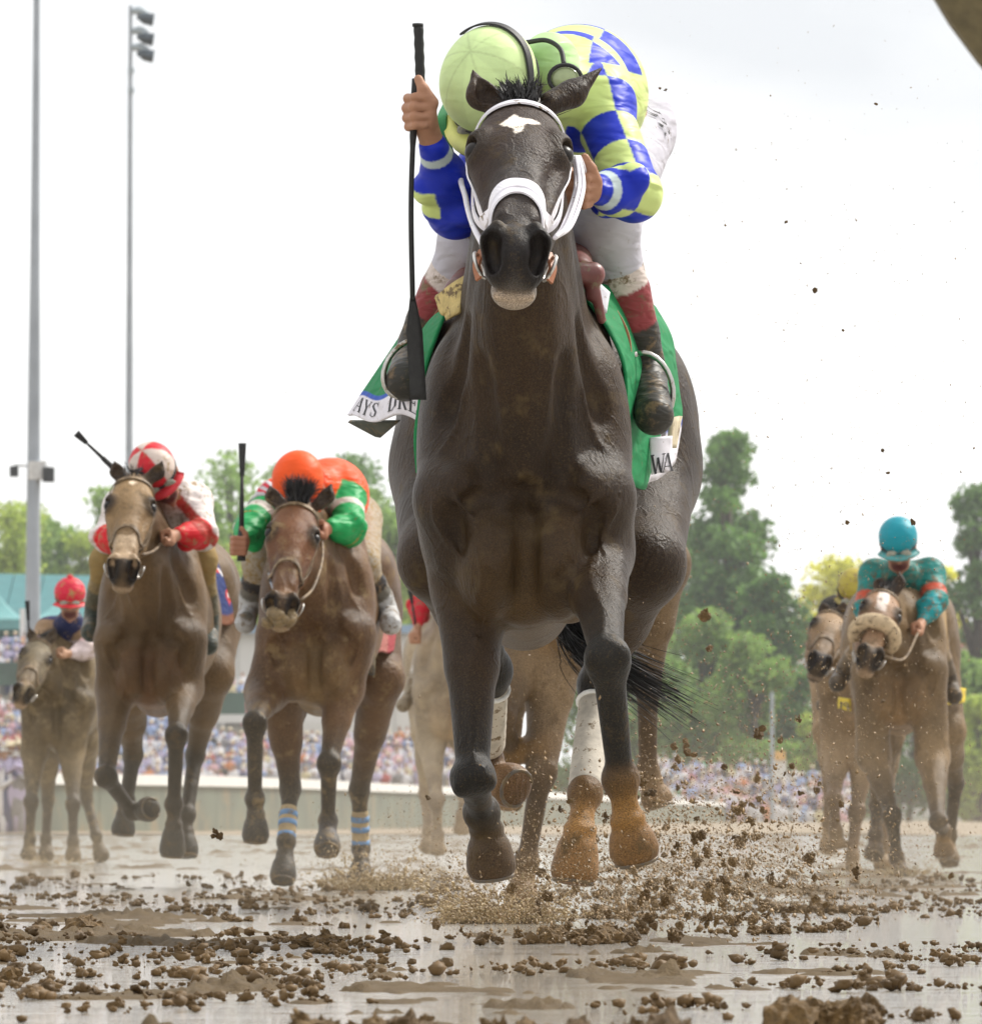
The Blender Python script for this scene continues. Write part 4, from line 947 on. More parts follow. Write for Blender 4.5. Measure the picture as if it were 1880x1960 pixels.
def seams(v, c, h, hc):
    c = c.copy(); up = unit(h(0, 0, 1)-h(0, 0, 0)); rr = unit(h(1, 0, 0)-h(0, 0, 0)); fd = unit(h(0, 1, 0)-h(0, 0, 0)); q = v-hc
    a = np.arctan2(q@rr, q@fd); d = np.abs((a/(math.pi/3)) % 1-.5)*(math.pi/3)*np.hypot(q@rr, q@fd); m = d < .0018; c[m] = c[m]*.8
    seg = (np.floor(a/(math.pi/3)) % 2)[:, None]; return c*(1+.10*seg)
leader()
# ------------------------------------------------------------------ the chasing horses and riders
def armpaint(jt, upper, fore, torso, stripes=None, extra=None, start=.0):
    def fn(v, c, uv):
        D = [RC(jt['Rsh'], jt['Rel'], .062, .055)(v), RC(jt['Lsh'], jt['Lel'], .062, .055)(v), RC(jt['Rel'], jt['Rwr'], .052, .035)(v), RC(jt['Lel'], jt['Lwr'], .052, .035)(v),
             np.minimum(RC(jt['pelvis'], jt['chest'], .14, .13)(v), RC(jt['chest'], jt['neck'], .12, .07)(v))+.012]
        w_ = np.argmin(np.array(D), 0); c = np.tile(np.array(torso, float), (len(v), 1))
        for i, (a, b) in enumerate((('Rsh', 'Rel'), ('Lsh', 'Lel'), ('Rel', 'Rwr'), ('Lel', 'Lwr'))):
            m = w_ == i; A, B = jt[a], jt[b]; d = unit(B-A); t = (v-A)@d; c[m & (t > start)] = upper if i < 2 else fore
            if stripes and (i < 2 or stripes[4]):
                m2 = m & (((t+(0 if i < 2 else .05)) % stripes[1]) < stripes[2]) & (t > stripes[3]); c[m2] = stripes[0]
        return extra(v, c) if extra else c
    return fn
def whip(F, label, a, b, hand=None, r=.010, flip=False):
    w_ = root('riding_whip', lerp(a, b, .5), label, 'whip'); bk = plain('black_rubber', (.018, .018, .018), .7)
    mb = MB(); mb.tube([lerp(a, b, t) for t in (.72, .8, .9, 1.)], [r, r*1.1, r*1.1, r*1.3], 8); mb.obj('handle', bk, w_, True)
    mb = MB(); mb.tube([lerp(a, b, t) for t in (.25, .5, .73)], [r*.5, r*.65, r*.8], 8); mb.obj('shaft', bk, w_, True)
    d = unit(b-a); n = unit(np.cross(d, (0, 1, 0)))
    patch('popper', lambda u, v: lerp(a, lerp(a, b, .28), v)+n*(u-.5)*.030*(1-.4*v), 2, 6, bk, w_, .008); return w_
def sidecloth(rt, F, pts0, pts1, col, mat, name='saddle_cloth', nu=12, nv=16):
    c0, c1 = catmull(pts0, 6), catmull(pts1, 6)
    g = lambda c, t: lerp(c[min(len(c)-1, int(t*(len(c)-1)))], c[min(len(c)-1, int(t*(len(c)-1))+1)], (t*(len(c)-1)) % 1)
    fn = lambda u, v: lerp(g(c0, v), g(c1, v), u)+V(.01*math.sin(u*3.1), 0, .004*math.sin(u*11))
    patch(name, fn, nu, nv, mat, rt, .008, col); return fn
mudtan = (.21, .145, .075)
leather_m = plain('muddy_leather', (.12, .075, .035), .6, .3, 30, .3, mud=.5, mudcol=(.22, .15, .08))
def common(F, rt, J, pommel=True):
    pass

def bay_red():      # second from the left: red and white cap
    F = Frame(33.3, 283, math.radians(2.5), .02); P = F.P
    tan, dk = (.115, .076, .038), (.028, .025, .021)
    def spot(v, c, H, J):
        c = c.copy(); q = (v-J['poll'])/H.k; x, z, o = q@H.r, q@H.a, q@H.u
        c[(o > -.05) & (np.abs(x)+np.abs(z-.075) < .018)] = (.6, .52, .42)
        m = (z > .38) & (z < .52) & (o > -.075); c[m] = (.42, .33, .23); return c
    C = dict(body=tan, under=(.12, .06, .024), dark=dk, face=(.19, .130, .066), nose=(.22, .16, .10), lip=(.24, .18, .11), foot=(.05, .045, .04), hoof=(.04, .045, .045), fn=spot, hair=(.03, .022, .015))
    J = dict(poll=P(256, 908, -.15), head=(.76, .63, -.04), hk=1.03, forelock=(60, .03),
             ears=[(P(236, 918, -.12), P(224, 902, -.11), P(219, 881, -.11), (.2, -1, .1)), (P(286, 916, -.12), P(302, 904, -.11), P(312, 881, -.11), (-.2, -1, .1))],
             LF=[P(222, 1320, .18), P(203, 1487, -.10), P(252, 1553, .10), P(268, 1554, .08), P(290, 1548, .0)],
             RF=[P(350, 1318, .15), P(338, 1408, -.22), P(333, 1540, -.1), P(333, 1580, -.1), P(329, 1640, -.08)],
             RH=[P(405, 1290, 1.2), P(374, 1445, 1.55), P(358, 1560, 1.4), P(356, 1595, 1.38), P(357, 1640, 1.35)],
             LH=[P(245, 1330, 1.0), P(255, 1445, 1.3), P(242, 1535, 1.2), P(238, 1560, 1.2), P(235, 1600, 1.2)])
    rt, S, H = horse(F, 'mud-covered tan racehorse under the rider in the red and white cap', J, C, coat('coat_tan', .34, .40, (.095, .062, .030)), .0105, fine_vox=.0075, hw=.275)
    bridle(rt, S, H, leather_m, .016, None)
    for a, b in (((237, 1068), (212, 1040)), ((272, 1062), (318, 1030))):
        mb = MB(); mb.tube(catmull([P(*a, -.45), P((a[0]+b[0])/2, (a[1]+b[1])/2+8, -.2), P(*b, -.02)], 5), .006, 6); mb.obj('rein', leather_m, rt, True)
    navy, red, wht = (.015, .03, .13), (.50, .02, .02), (.7, .68, .68); cm = attr_mat('cloth_navy', .75, .12)
    col = lambda u, v: ((.17, .06, .025) if v > .86 else wht if abs(v-.62)+abs(u-.55)*.7 < .06 else red if abs(v-.62)+abs(u-.55)*.9 < .15 else wht if abs(u-.45-(v-.3)*1.2) < .06 and .18 < v < .62 else red if u < .3 and v < .32 else navy)
    fn = sidecloth(rt, F, [P(396, 1065, .9), P(408, 1120, .9), P(412, 1200, .9)], [P(425, 1075, 1.5), P(447, 1120, 1.5), P(458, 1190, 1.5)], col, cm, nu=24, nv=28)
    lettering('printed_name', 'ICA', lambda x, y: fn(.35+x/.16, .97-y/.28), .030, .032, plain('print_orange', (.5, .12, .06), .7, bump=0), rt, 0., -.006)
    jt = dict(head=P(303, 912, .08), neck=P(325, 940, .22), chest=P(320, 975, .42), pelvis=P(315, 1010, .92), look=(.25, -.75, -.6),
              Lsh=P(232, 970, .36), Lel=P(207, 1030, .22), Lwr=P(226, 1035, .06), Lhand=P(236, 1038, .02),
              Rsh=P(372, 960, .34), Rel=P(388, 1025, .16), Rwr=P(342, 1022, .0), Rhand=P(322, 1032, -.05),
              Lkn=P(205, 1075, .42), Lan=P(180, 1180, .55), Ltoe=P(174, 1210, .40), Rkn=P(383, 1072, .42), Ran=P(400, 1200, .55), Rtoe=P(398, 1235, .40))
    sash = lambda v, c: np.where(((np.abs((v-jt['chest'])@unit(V(1, 0, .9))-.06) < .022) & (v[:, 1] < 33.9))[:, None], np.array([(.38, .03, .02)]), c)
    def cap(v, c, h, hc):
        up = unit(h(0, 0, 1)-h(0, 0, 0)); rr = unit(h(1, 0, 0)-h(0, 0, 0)); fd = unit(h(0, 1, 0)-h(0, 0, 0)); q = v-hc; a = np.arctan2(q@rr, q@fd)
        c = c.copy(); seg = np.floor((a+.3)/(math.pi/3)).astype(int) % 2; c[seg == 0] = (.58, .018, .03); c[seg == 1] = (.62, .52, .46); return c
    st = dict(torso=(.66, .60, .58), Rsleeve=(.66, .60, .58), jmat=attr_mat('silks_muddy', .6, .32, (.25, .17, .08), wr=.5), jfn=armpaint(jt, (.68, .62, .60), (.62, .012, .02), (.66, .60, .58), None, sash),
              cap=(.6, .02, .03), hmat=attr_mat('cap_muddy', .5, .25, (.30, .2, .1), wr=.2), hmat2=plain('cap_red', (.60, .02, .03), .5, .1), capfn=cap, hr=.100,
              breech=(.27, .19, .075), bmat=attr_mat('breeches_muddy', .8, .5, (.26, .17, .06), mscale=60), boot=(.05, .06, .05), boottop=(.22, .16, .07), bootmid=(.09, .08, .05), kvox=.009, hvox=.006)
    pr, K, *_ = person(F, 'jockey in muddy white and red silks with a red and white cap', jt, st, .011)
    whip(F, 'black whip slanting up to the left beside an ear of the tan horse', P(146, 829, .0), P(216, 895, .05))
bay_red()

def bay_orange():
    F = Frame(31.4, 602, math.radians(1.6), .0); P = F.P
    bay, dk = (.092, .050, .024), (.030, .026, .022)
    C = dict(body=bay, under=(.15, .10, .045), dark=dk, face=(.115, .048, .022), nose=(.15, .085, .042), lip=(.26, .20, .11), foot=(.05, .045, .04), hoof=(.05, .055, .06), hair=(.014, .014, .018), feet=dict(RF=(.06, .06, .07)))
    J = dict(poll=P(571, 955, -.15), head=(.70, .70, -.09), hk=1.02, forelock=(900, .075), hwid=1.0,
             ears=[(P(538, 966, -.12), P(522, 950, -.11), P(516, 928, -.10), (.3, -1, .1)), (P(612, 964, -.12), P(626, 950, -.11), P(635, 924, -.10), (-.3, -1, .1))],
             LF=[P(510, 1325, .10), P(488, 1385, -.30), P(488, 1530, -.18), P(490, 1560, -.18), P(489, 1612, -.16)],
             RF=[P(655, 1320, .15), P(630, 1462, .0), P(628, 1572, .12), P(627, 1594, .10), P(626, 1630, .02)],
             RH=[P(728, 1300, 1.2), P(688, 1512, 1.6), P(691, 1625, 1.65), P(691, 1650, 1.6), P(690, 1692, 1.55)],
             LH=[P(540, 1330, .85), P(556, 1510, 1.0), P(548, 1612, .9), P(545, 1640, .88), P(541, 1688, .82)])
    rt, S, H = horse(F, 'bay racehorse with dark forelock and blue striped hind leg wraps', J, C, coat('coat_bay', .28, .38, (.22, .15, .07)), .0105, fine_vox=.0075, hw=.275)
    bridle(rt, S, H, leather_m, .016, None)
    mb = MB(); mb.tube(catmull([P(540, 1145, -.5), P(520, 1120, -.4), P(513, 1070, -.1), P(520, 1050, .1)], 5), .005, 6); mb.obj('rein', plain('grey_rein', (.3, .32, .36), .6), rt, True)
    mb = MB(); mb.tube(catmull([P(575, 1150, -.5), P(600, 1125, -.4), P(617, 1070, -.2), P(615, 1020, .0)], 5), .006, 6); mb.obj('rein', leather_m, rt, True)
    bl_, tn_ = plain('wrap_blue', (.12, .25, .45), .7, mud=.2), plain('wrap_tan', (.38, .28, .15), .8, mud=.2)
    for nm in ('RH', 'LH'):
        st_, hk, ft, co, hf = J[nm]; W = SDF(); W.rc(lerp(hk, ft, .40), lerp(hk, ft, .98), .034, .036, .004); sdf_mesh('leg_wrap', W, .008, tn_, rt)
        for t in (.45, .62, .85):
            a, b = lerp(hk, ft, t), lerp(hk, ft, t+.09); mb = MB(); mb.tube([a, b], .038, 14); mb.obj('wrap_band', bl_, rt, True)
    # clod hanging from the mouth
    mb = MB(); [ico(mb, P(535+random.uniform(-22, 22), 1178+random.uniform(-8, 16), -.5+random.uniform(-.03, .03)), random.uniform(.02, .035), 2, jit=.18) for _ in range(12)]; tag(mb.obj('mud_splash', plain('mud_clod', (.17, .115, .05), .6, .4, 60, .6), rt, True), kind='stuff')
    cm = attr_mat('cloth_band', .8, .4); sidecloth(rt, F, [P(636, 1060, .35), P(672, 1110, .35), P(694, 1180, .38), P(700, 1290, .4)], [P(660, 1065, .5), P(696, 1120, .5), P(715, 1190, .5), P(716, 1295, .5)], lambda u, v: (.24, .20, .10) if u > .75 or u < .12 else (.05, .04, .03), cm)
    cm2 = attr_mat('cloth_muddy', .8, .25); sidecloth(rt, F, [P(722, 1180, .9), P(724, 1215, .9), P(722, 1250, .9)], [P(756, 1185, 1.3), P(758, 1215, 1.3), P(758, 1248, 1.3)], lambda u, v: (.60, .6, .66) if v < .35 else (.35, .06, .07) if u > .4 else (.42, .16, .14), cm2)
    jt = dict(head=P(578, 937, .10), neck=P(604, 936, .26), chest=P(626, 944, .42), pelvis=P(640, 985, .92), look=(-.08, -.50, -.86),
              Lsh=P(528, 955, .36), Lel=P(484, 1003, .22), Lwr=P(464, 1028, .06), Lhand=P(461, 1046, .02), Lgrip=(V(.02, 0, 1), V(0, -1, 0)),
              Rsh=P(664, 945, .36), Rel=P(668, 1016, .16), Rwr=P(632, 1008, .0), Rhand=P(614, 1018, -.03),
              Lkn=P(498, 1075, .42), Lan=P(478, 1160, .55), Ltoe=P(470, 1192, .42), Rkn=P(692, 1080, .42), Ran=P(738, 1160, .55), Rtoe=P(748, 1195, .42))
    gr = (.01, .30, .08)
    st = dict(torso=(.80, .075, .008), jmat=attr_mat('silks_orange', .5, .06, (.2, .12, .05), wr=.5), jfn=armpaint(jt, gr, gr, (.80, .075, .008), ((.62, .58, .52), .115, .035, .05, False), None, .03),
              Lsleeve=gr, Rsleeve=gr, cap=(.82, .09, .010), hmat=attr_mat('cap_orange', .5, 0, wr=.2), hmat2=plain('cap_orange_peak', (.8, .08, .01), .5, .1), hr=.106,
              breech=(.35, .30, .24), bmat=attr_mat('breeches_muddy', .8, .5), boot=(.42, .42, .42), boottop=(.03, .025, .025), bootmid=(.12, .11, .09), bt=(.55, .75), kvox=.008, hvox=.006, hand=(.33, .15, .09), fine=.006, bandmat=MATS.get('cap_orange_peak'))
    st['bandmat'] = plain('cap_orange_peak', (.8, .08, .01), .5, .1)
    pr, K, *_ = person(F, 'jockey in orange silks with white striped green sleeves, riding the bay horse', jt, st, .011)
    # number patch on the sleeve
    c = P(503, 945, .30); e1 = unit(V(1, .3, .55)); e2 = unit(V(-.62, .0, .95))
    fnp = lambda x, y: K.project(np.array([c+e1*x+e2*y]), .004, 5)[0]
    patch('number_patch', lambda u, v: fnp((u-.5)*.10, (v-.5)*.13), 8, 10, plain('patch_grey', (.50, .48, .50), .7), pr, .004)
    lettering('printed_number', '11', lambda x, y: fnp(x-.035, y-.05), .085, .032, plain('print_red', (.5, .03, .05), .7, bump=0), pr, 0., -.005)
    lettering('printed_number', '11', lambda x, y: fnp(x-.035, y-.05), .085, .032, plain('print_red', (.5, .03, .05), .7, bump=0), pr, 0., .005)
    whip(F, 'black whip held upright by the jockey with orange silks', P(464, 848, .02), P(462, 1074, .02), r=.013)
bay_orange()

def grey_teal():
    F = Frame(39.0, 1722, math.radians(3), .0); P = F.P
    gy, dk = (.16, .115, .065), (.040, .030, .022)
    def blaze(v, c, H, J):
        c = c.copy(); q = (v-J['poll'])/H.k; x, z, o = q@H.r, q@H.a, q@H.u; c[(o > -.05) & (np.abs(x+.005) < .028-.06*abs(z-.12)) & (z > .05) & (z < .22)] = (.62, .58, .58); return c
    C = dict(body=gy, under=(.22, .14, .065), dark=dk, face=(.25, .155, .095), nose=(.30, .22, .15), lip=(.24, .17, .10), foot=(.09, .06, .04), hoof=(.06, .05, .045), fn=blaze, feet=dict(RF=(.22, .13, .04), RH=(.26, .18, .08)))
    J = dict(poll=P(1697, 1128, -.15), head=(.80, .50, -.15), hk=1.02, forelock=(40, .04),
             ears=[(P(1684, 1134, -.12), P(1684, 1118, -.11), P(1690, 1106, -.10), (0, -1, .2)), (P(1712, 1134, -.12), P(1722, 1116, -.11), P(1722, 1092, -.10), (-.2, -1, .1))],
             LF=[P(1672, 1445, .16), P(1708, 1562, -.05), P(1716, 1640, .0), P(1720, 1655, .0), P(1724, 1682, -.03)],
             RF=[P(1785, 1450, .12), P(1796, 1572, -.28), P(1806, 1590, -.02), P(1806, 1605, .0), P(1808, 1640, .02)],
             RH=[P(1812, 1400, 1.2), P(1830, 1500, 1.6), P(1818, 1600, 1.7), P(1816, 1622, 1.7), P(1818, 1655, 1.65)],
             LH=[P(1690, 1420, 1.0), P(1680, 1540, 1.3), P(1676, 1600, 1.2), P(1676, 1618, 1.2), P(1672, 1640, 1.15)])
    rt, S, H = horse(F, 'muddy light brown racehorse wearing a fleece noseband, under the jockey in teal', J, C, coat('coat_dun', .38, .45, (.095, .062, .030)), .012, fine_vox=.009, hw=.29)
    bridle(rt, S, H, leather_m, .016, None)
    fl = plain('sheepskin', (.50, .38, .24), .95, .2, 50, 1., 200, mud=.3); pts = [H(.095*math.sin(a), -.06+.085*math.cos(a), .345) for a in np.linspace(-2.1, 2.1, 15)]
    mb = MB(); mb.tube(pts, [.028+.012*math.cos(a) for a in np.linspace(-1.5, 1.5, 15)], 12); mb.obj('fleece_noseband', fl, rt, True)
    mb = MB(); mb.tube(catmull([P(1690, 1255, -.5), P(1730, 1262, -.3), P(1757, 1212, -.1)], 5), .007, 6); mb.obj('rein', leather_m, rt, True)
    yl = plain('yellow_cloth', (.62, .46, .02), .8, .1, 30, mud=.25); ink = MATS['print_ink']
    for nm, a, b, c_, d in (('saddle_cloth', P(1606, 1335, .8), P(1628, 1338, .6), P(1605, 1356, .8), P(1628, 1362, .6)), ('saddle_cloth', P(1812, 1312, .7), P(1848, 1318, 1.2), P(1808, 1350, .7), P(1846, 1345, 1.2))):
        patch(nm, lambda u, v: lerp(lerp(a, b, u), lerp(c_, d, u), v), 6, 6, yl, rt, .008)
    q = lambda x, y: lerp(lerp(P(1606, 1336, .8), P(1628, 1338, .6), x/.055), lerp(P(1605, 1356, .8), P(1628, 1362, .6), x/.055), 1-y/.06)
    lettering('printed_number', '19', q, .04, .024, ink, rt, .004, .007); lettering('printed_number', '19', q, .04, .024, ink, rt, .004, -.007)
    jt = dict(head=P(1720, 1048, .06), neck=P(1722, 1098, .20), chest=P(1728, 1135, .36), pelvis=P(1738, 1175, .86), look=(-.02, -.88, -.46),
              Lsh=P(1674, 1100, .30), Lel=P(1660, 1165, .20), Lwr=P(1676, 1200, .08), Lhand=P(1684, 1212, .04),
              Rsh=P(1780, 1098, .30), Rel=P(1790, 1150, .16), Rwr=P(1766, 1188, .02), Rhand=P(1757, 1206, -.04),
              Lkn=P(1660, 1225, .42), Lan=P(1612, 1292, .55), Ltoe=P(1603, 1308, .42), Rkn=P(1785, 1218, .42), Ran=P(1818, 1308, .55), Rtoe=P(1826, 1332, .42))
    tl = (.010, .19, .17)
    st = dict(torso=tl, jmat=attr_mat('silks_teal', .55, .38, (.12, .09, .05), mscale=30, wr=.5), jfn=armpaint(jt, tl, (.006, .24, .26), (.015, .13, .11), ((.50, .075, .035), .13, .055, .115, False)), Lsleeve=tl, Rsleeve=tl,
              cap=(.010, .26, .33), hmat=attr_mat('cap_teal', .45, .12, (.15, .13, .08), wr=.2), hmat2=plain('cap_teal_peak', (.06, .28, .28), .5, .1, mud=.3), hr=.098,
              breech=(.27, .18, .09), bmat=attr_mat('breeches_muddy', .8, .5), boot=(.07, .055, .04), boottop=(.26, .19, .12), bootmid=(.12, .09, .06), kvox=.010, hvox=.008)
    st['bandmat'] = st['hmat2']
    person(F, 'jockey in teal silks with a red armband and teal cap', jt, st, .012)
grey_teal()

def behind_right():
    F = Frame(42.5, 1648, math.radians(2.5), .0); P = F.P
    C = dict(body=(.23, .17, .105), under=(.21, .15, .09), dark=(.17, .12, .08), face=(.28, .20, .12), nose=(.06, .045, .035), lip=(.05, .04, .03), foot=(.30, .22, .12), hoof=(.2, .14, .08))
    J = dict(veins=False, poll=P(1596, 1170, -.1), head=(.75, .36, -.12), hk=1.0, forelock=(30, .03),
             ears=[(P(1584, 1176, -.1), P(1578, 1166, -.1), P(1577, 1152, -.1), (0, -1, .1)), (P(1606, 1176, -.1), P(1614, 1164, -.1), P(1616, 1150, -.1), (0, -1, .1))],
             LF=[P(1602, 1440, .16), P(1596, 1530, -.10), P(1600, 1590, .0), P(1601, 1600, .0), P(1602, 1625, .0)], RF=[P(1655, 1440, .12), P(1640, 1555, .0), P(1632, 1640, .0), P(1631, 1655, .0), P(1636, 1678, -.03)],
             RH=[P(1700, 1400, 1.2), P(1695, 1530, 1.6), P(1690, 1620, 1.6), P(1690, 1640, 1.6), P(1690, 1665, 1.55)], LH=[P(1590, 1400, 1.2), P(1588, 1500, 1.6), P(1586, 1580, 1.7), P(1586, 1600, 1.7), P(1586, 1630, 1.65)])
    rt, S, H = horse(F, 'pale muddy racehorse half hidden behind the horse with the fleece noseband', J, C, coat('coat_pale', .35, .5, (.11, .075, .038)), .014, fine_vox=.011, hw=.28, shoes=False)
    bridle(rt, S, H, leather_m, .016)
    jt = dict(head=P(1634, 1140, .08), neck=P(1630, 1175, .2), chest=P(1625, 1190, .36), pelvis=P(1632, 1215, .86), look=(-.1, -.8, -.5), Lsh=P(1596, 1170, .3), Lel=P(1584, 1200, .2), Lwr=P(1586, 1222, .05), Lhand=P(1588, 1232, .0),
              Rsh=P(1660, 1175, .3), Rel=P(1665, 1210, .2), Rwr=P(1645, 1228, .05), Rhand=P(1635, 1235, .0), Lkn=P(1590, 1262, .42), Lan=P(1584, 1330, .55), Ltoe=P(1578, 1350, .42), Rkn=P(1680, 1262, .42), Ran=P(1690, 1330, .55), Rtoe=P(1690, 1350, .42))
    bk = (.025, .022, .02)
    st = dict(torso=bk, jmat=attr_mat('silks_black', .6, .35), cap=(.40, .33, .06), hmat=attr_mat('cap_mustard', .5, .3), hmat2=plain('cap_mustard_peak', (.35, .28, .08), .6), hr=.094, breech=(.25, .18, .1), boot=(.05, .04, .03), kvox=.012)
    person(F, 'jockey in black silks with a mustard yellow cap, half hidden beside the jockey in teal', jt, st, .014)
behind_right()

def far_left():
    F = Frame(49.0, 108, math.radians(2.5), -.02); P = F.P
    C = dict(body=(.11, .085, .048), under=(.10, .075, .038), dark=(.06, .055, .05), face=(.14, .125, .09), nose=(.22, .155, .105), lip=(.24, .17, .11), foot=(.10, .08, .05), hoof=(.09, .07, .05))
    J = dict(poll=P(80, 1222, -.1), head=(.80, .52, -.14), hk=1., forelock=(60, .04), ears=[(P(68, 1228, -.1), P(60, 1216, -.1), P(56, 1200, -.1), (0, -1, .1)), (P(94, 1228, -.1), P(100, 1216, -.1), P(106, 1202, -.1), (0, -1, .1))],
             LF=[P(66, 1440, .16), P(60, 1535, -.05), P(57, 1606, .0), P(56, 1620, .0), P(54, 1645, -.02)], RF=[P(136, 1440, .14), P(140, 1540, -.05), P(140, 1610, .0), P(140, 1622, .0), P(140, 1648, -.02)],
             RH=[P(160, 1420, 1.2), P(166, 1530, 1.6), P(184, 1600, 1.5), P(188, 1618, 1.5), P(196, 1646, 1.45)], LH=[P(90, 1420, 1.2), P(92, 1530, 1.6), P(88, 1606, 1.6), P(88, 1620, 1.6), P(88, 1645, 1.55)])
    rt, S, H = horse(F, 'grey-brown muddy racehorse farthest to the left, behind the tan horse', J, C, coat('coat_greybrown', .42, .5, (.24, .18, .10)), .014, fine_vox=.010, hw=.27, shoes=False)
    bridle(rt, S, H, leather_m, .018); yl = MATS['yellow_cloth']
    patch('saddle_cloth', lambda u, v: lerp(lerp(P(156, 1290, .6), P(172, 1296, 1.), u), lerp(P(160, 1312, .6), P(176, 1320, 1.), u), v), 4, 4, yl, rt, .008)
    jt = dict(head=P(134, 1152, .08), neck=P(134, 1192, .18), chest=P(124, 1222, .32), pelvis=P(128, 1250, .8), look=(.05, -.96, -.25), Lsh=P(92, 1206, .26), Lel=P(74, 1232, .16), Lwr=P(68, 1254, .02), Lhand=P(64, 1266, -.03), Lgrip=(V(0, 0, 1), V(0, -1, 0)),
              Rsh=P(156, 1212, .26), Rel=P(168, 1242, .12), Rwr=P(138, 1252, .0), Rhand=P(118, 1252, -.05), Lkn=P(82, 1296, .42), Lan=P(70, 1345, .55), Ltoe=P(64, 1360, .42), Rkn=P(160, 1298, .42), Ran=P(172, 1350, .55), Rtoe=P(172, 1366, .42))
    nv = (.018, .025, .09)
    def yoke(v, c): return np.where(((v[:, 2] < jt['chest'][2]-.02))[:, None], np.array([(.6, .5, .5)]), c)
    st = dict(torso=nv, jmat=attr_mat('silks_navy', .6, .28, (.28, .18, .08)), jfn=armpaint(jt, (.30, .20, .12), (.62, .42, .42), nv, None, yoke), cap=(.60, .02, .05), hmat=attr_mat('cap_red_mud', .5, .34, (.34, .2, .08)), hmat2=plain('cap_red', (.60, .02, .03), .5), pom=True, hr=.100,
              breech=(.5, .42, .35), boot=(.06, .05, .04), kvox=.011, hvox=.009, skin=(.42, .24, .15), goggle_z=.0, bandmat=plain('cap_edge', (.42, .26, .12), .7))
    person(F, 'jockey in navy silks with goggles and a red bobble cap', jt, st, .013)
    whip(F, 'black whip upright at the far left beside the grey-brown horse', P(52, 1150, .0), P(60, 1285, .0), r=.012)
far_left()

def second_runner():
    F = Frame(24.2, 1082, 0, .0); P = F.P
    tan = (.155, .112, .066)
    C = dict(body=tan, under=(.20, .125, .06), dark=(.085, .058, .034), face=tan, nose=tan, lip=tan, foot=(.22, .15, .08), hoof=(.2, .13, .07), feet=dict(LF=(.42, .24, .06)))
    J = dict(veins=False, lk=1.3, poll=P(1050, 560, -.1), head=(.80, .52, 0), hk=1., forelock=(40, .03), ears=[(P(1030, 566, -.1), P(1026, 552, -.1), P(1024, 540, -.1), (0, -1, .1)), (P(1070, 566, -.1), P(1074, 552, -.1), P(1076, 540, -.1), (0, -1, .1))],
             LF=[P(1018, 1215, .16), P(958, 1370, -.12), P(982, 1440, .04), P(1000, 1437, .04), P(1056, 1440, .0)], RF=[P(1062, 1225, .14), P(1036, 1480, -.02), P(1008, 1650, .02), P(1002, 1685, .02), P(994, 1738, -.02)],
             RH=[P(1262, 1080, 1.1), P(1240, 1312, 1.4), P(1240, 1478, 1.5), P(1247, 1500, 1.5), P(1262, 1545, 1.5)], LH=[P(1000, 1150, 1.2), P(985, 1340, 1.6), P(975, 1480, 1.7), P(975, 1500, 1.7), P(972, 1540, 1.65)])
    rt, S, H = horse(F, 'muddy tan racehorse directly behind the leader, seen between and beside its legs', J, C, coat('coat_second', .36, .5, (.08, .05, .022)), .012, hw=.33)
    sm = MATS['shoe_steel']
    jt = dict(head=P(1020, 440, .1), neck=P(1040, 470, .3), chest=P(1050, 490, .45), pelvis=P(1050, 530, .95), look=(0, -.6, -.8), Lsh=P(970, 490, .35), Lel=P(960, 560, .2), Lwr=P(990, 600, .05), Lhand=P(1005, 610, 0),
              Rsh=P(1120, 490, .35), Rel=P(1130, 560, .2), Rwr=P(1090, 600, .05), Rhand=P(1075, 610, 0), Lkn=P(950, 640, .42), Lan=P(940, 780, .55), Ltoe=P(935, 820, .42), Rkn=P(1140, 640, .42), Ran=P(1170, 780, .55), Rtoe=P(1175, 820, .42))
    st = dict(torso=(.5, .5, .5), jmat=attr_mat('silks_plain', .6, .3), cap=(.5, .5, .5), hmat=attr_mat('cap_plain', .5, .3), hmat2=plain('cap_plain_peak', (.4, .4, .4), .6), kvox=.014)
    person(F, 'jockey hidden behind the leading horse and its rider', jt, st, .016)
second_runner()

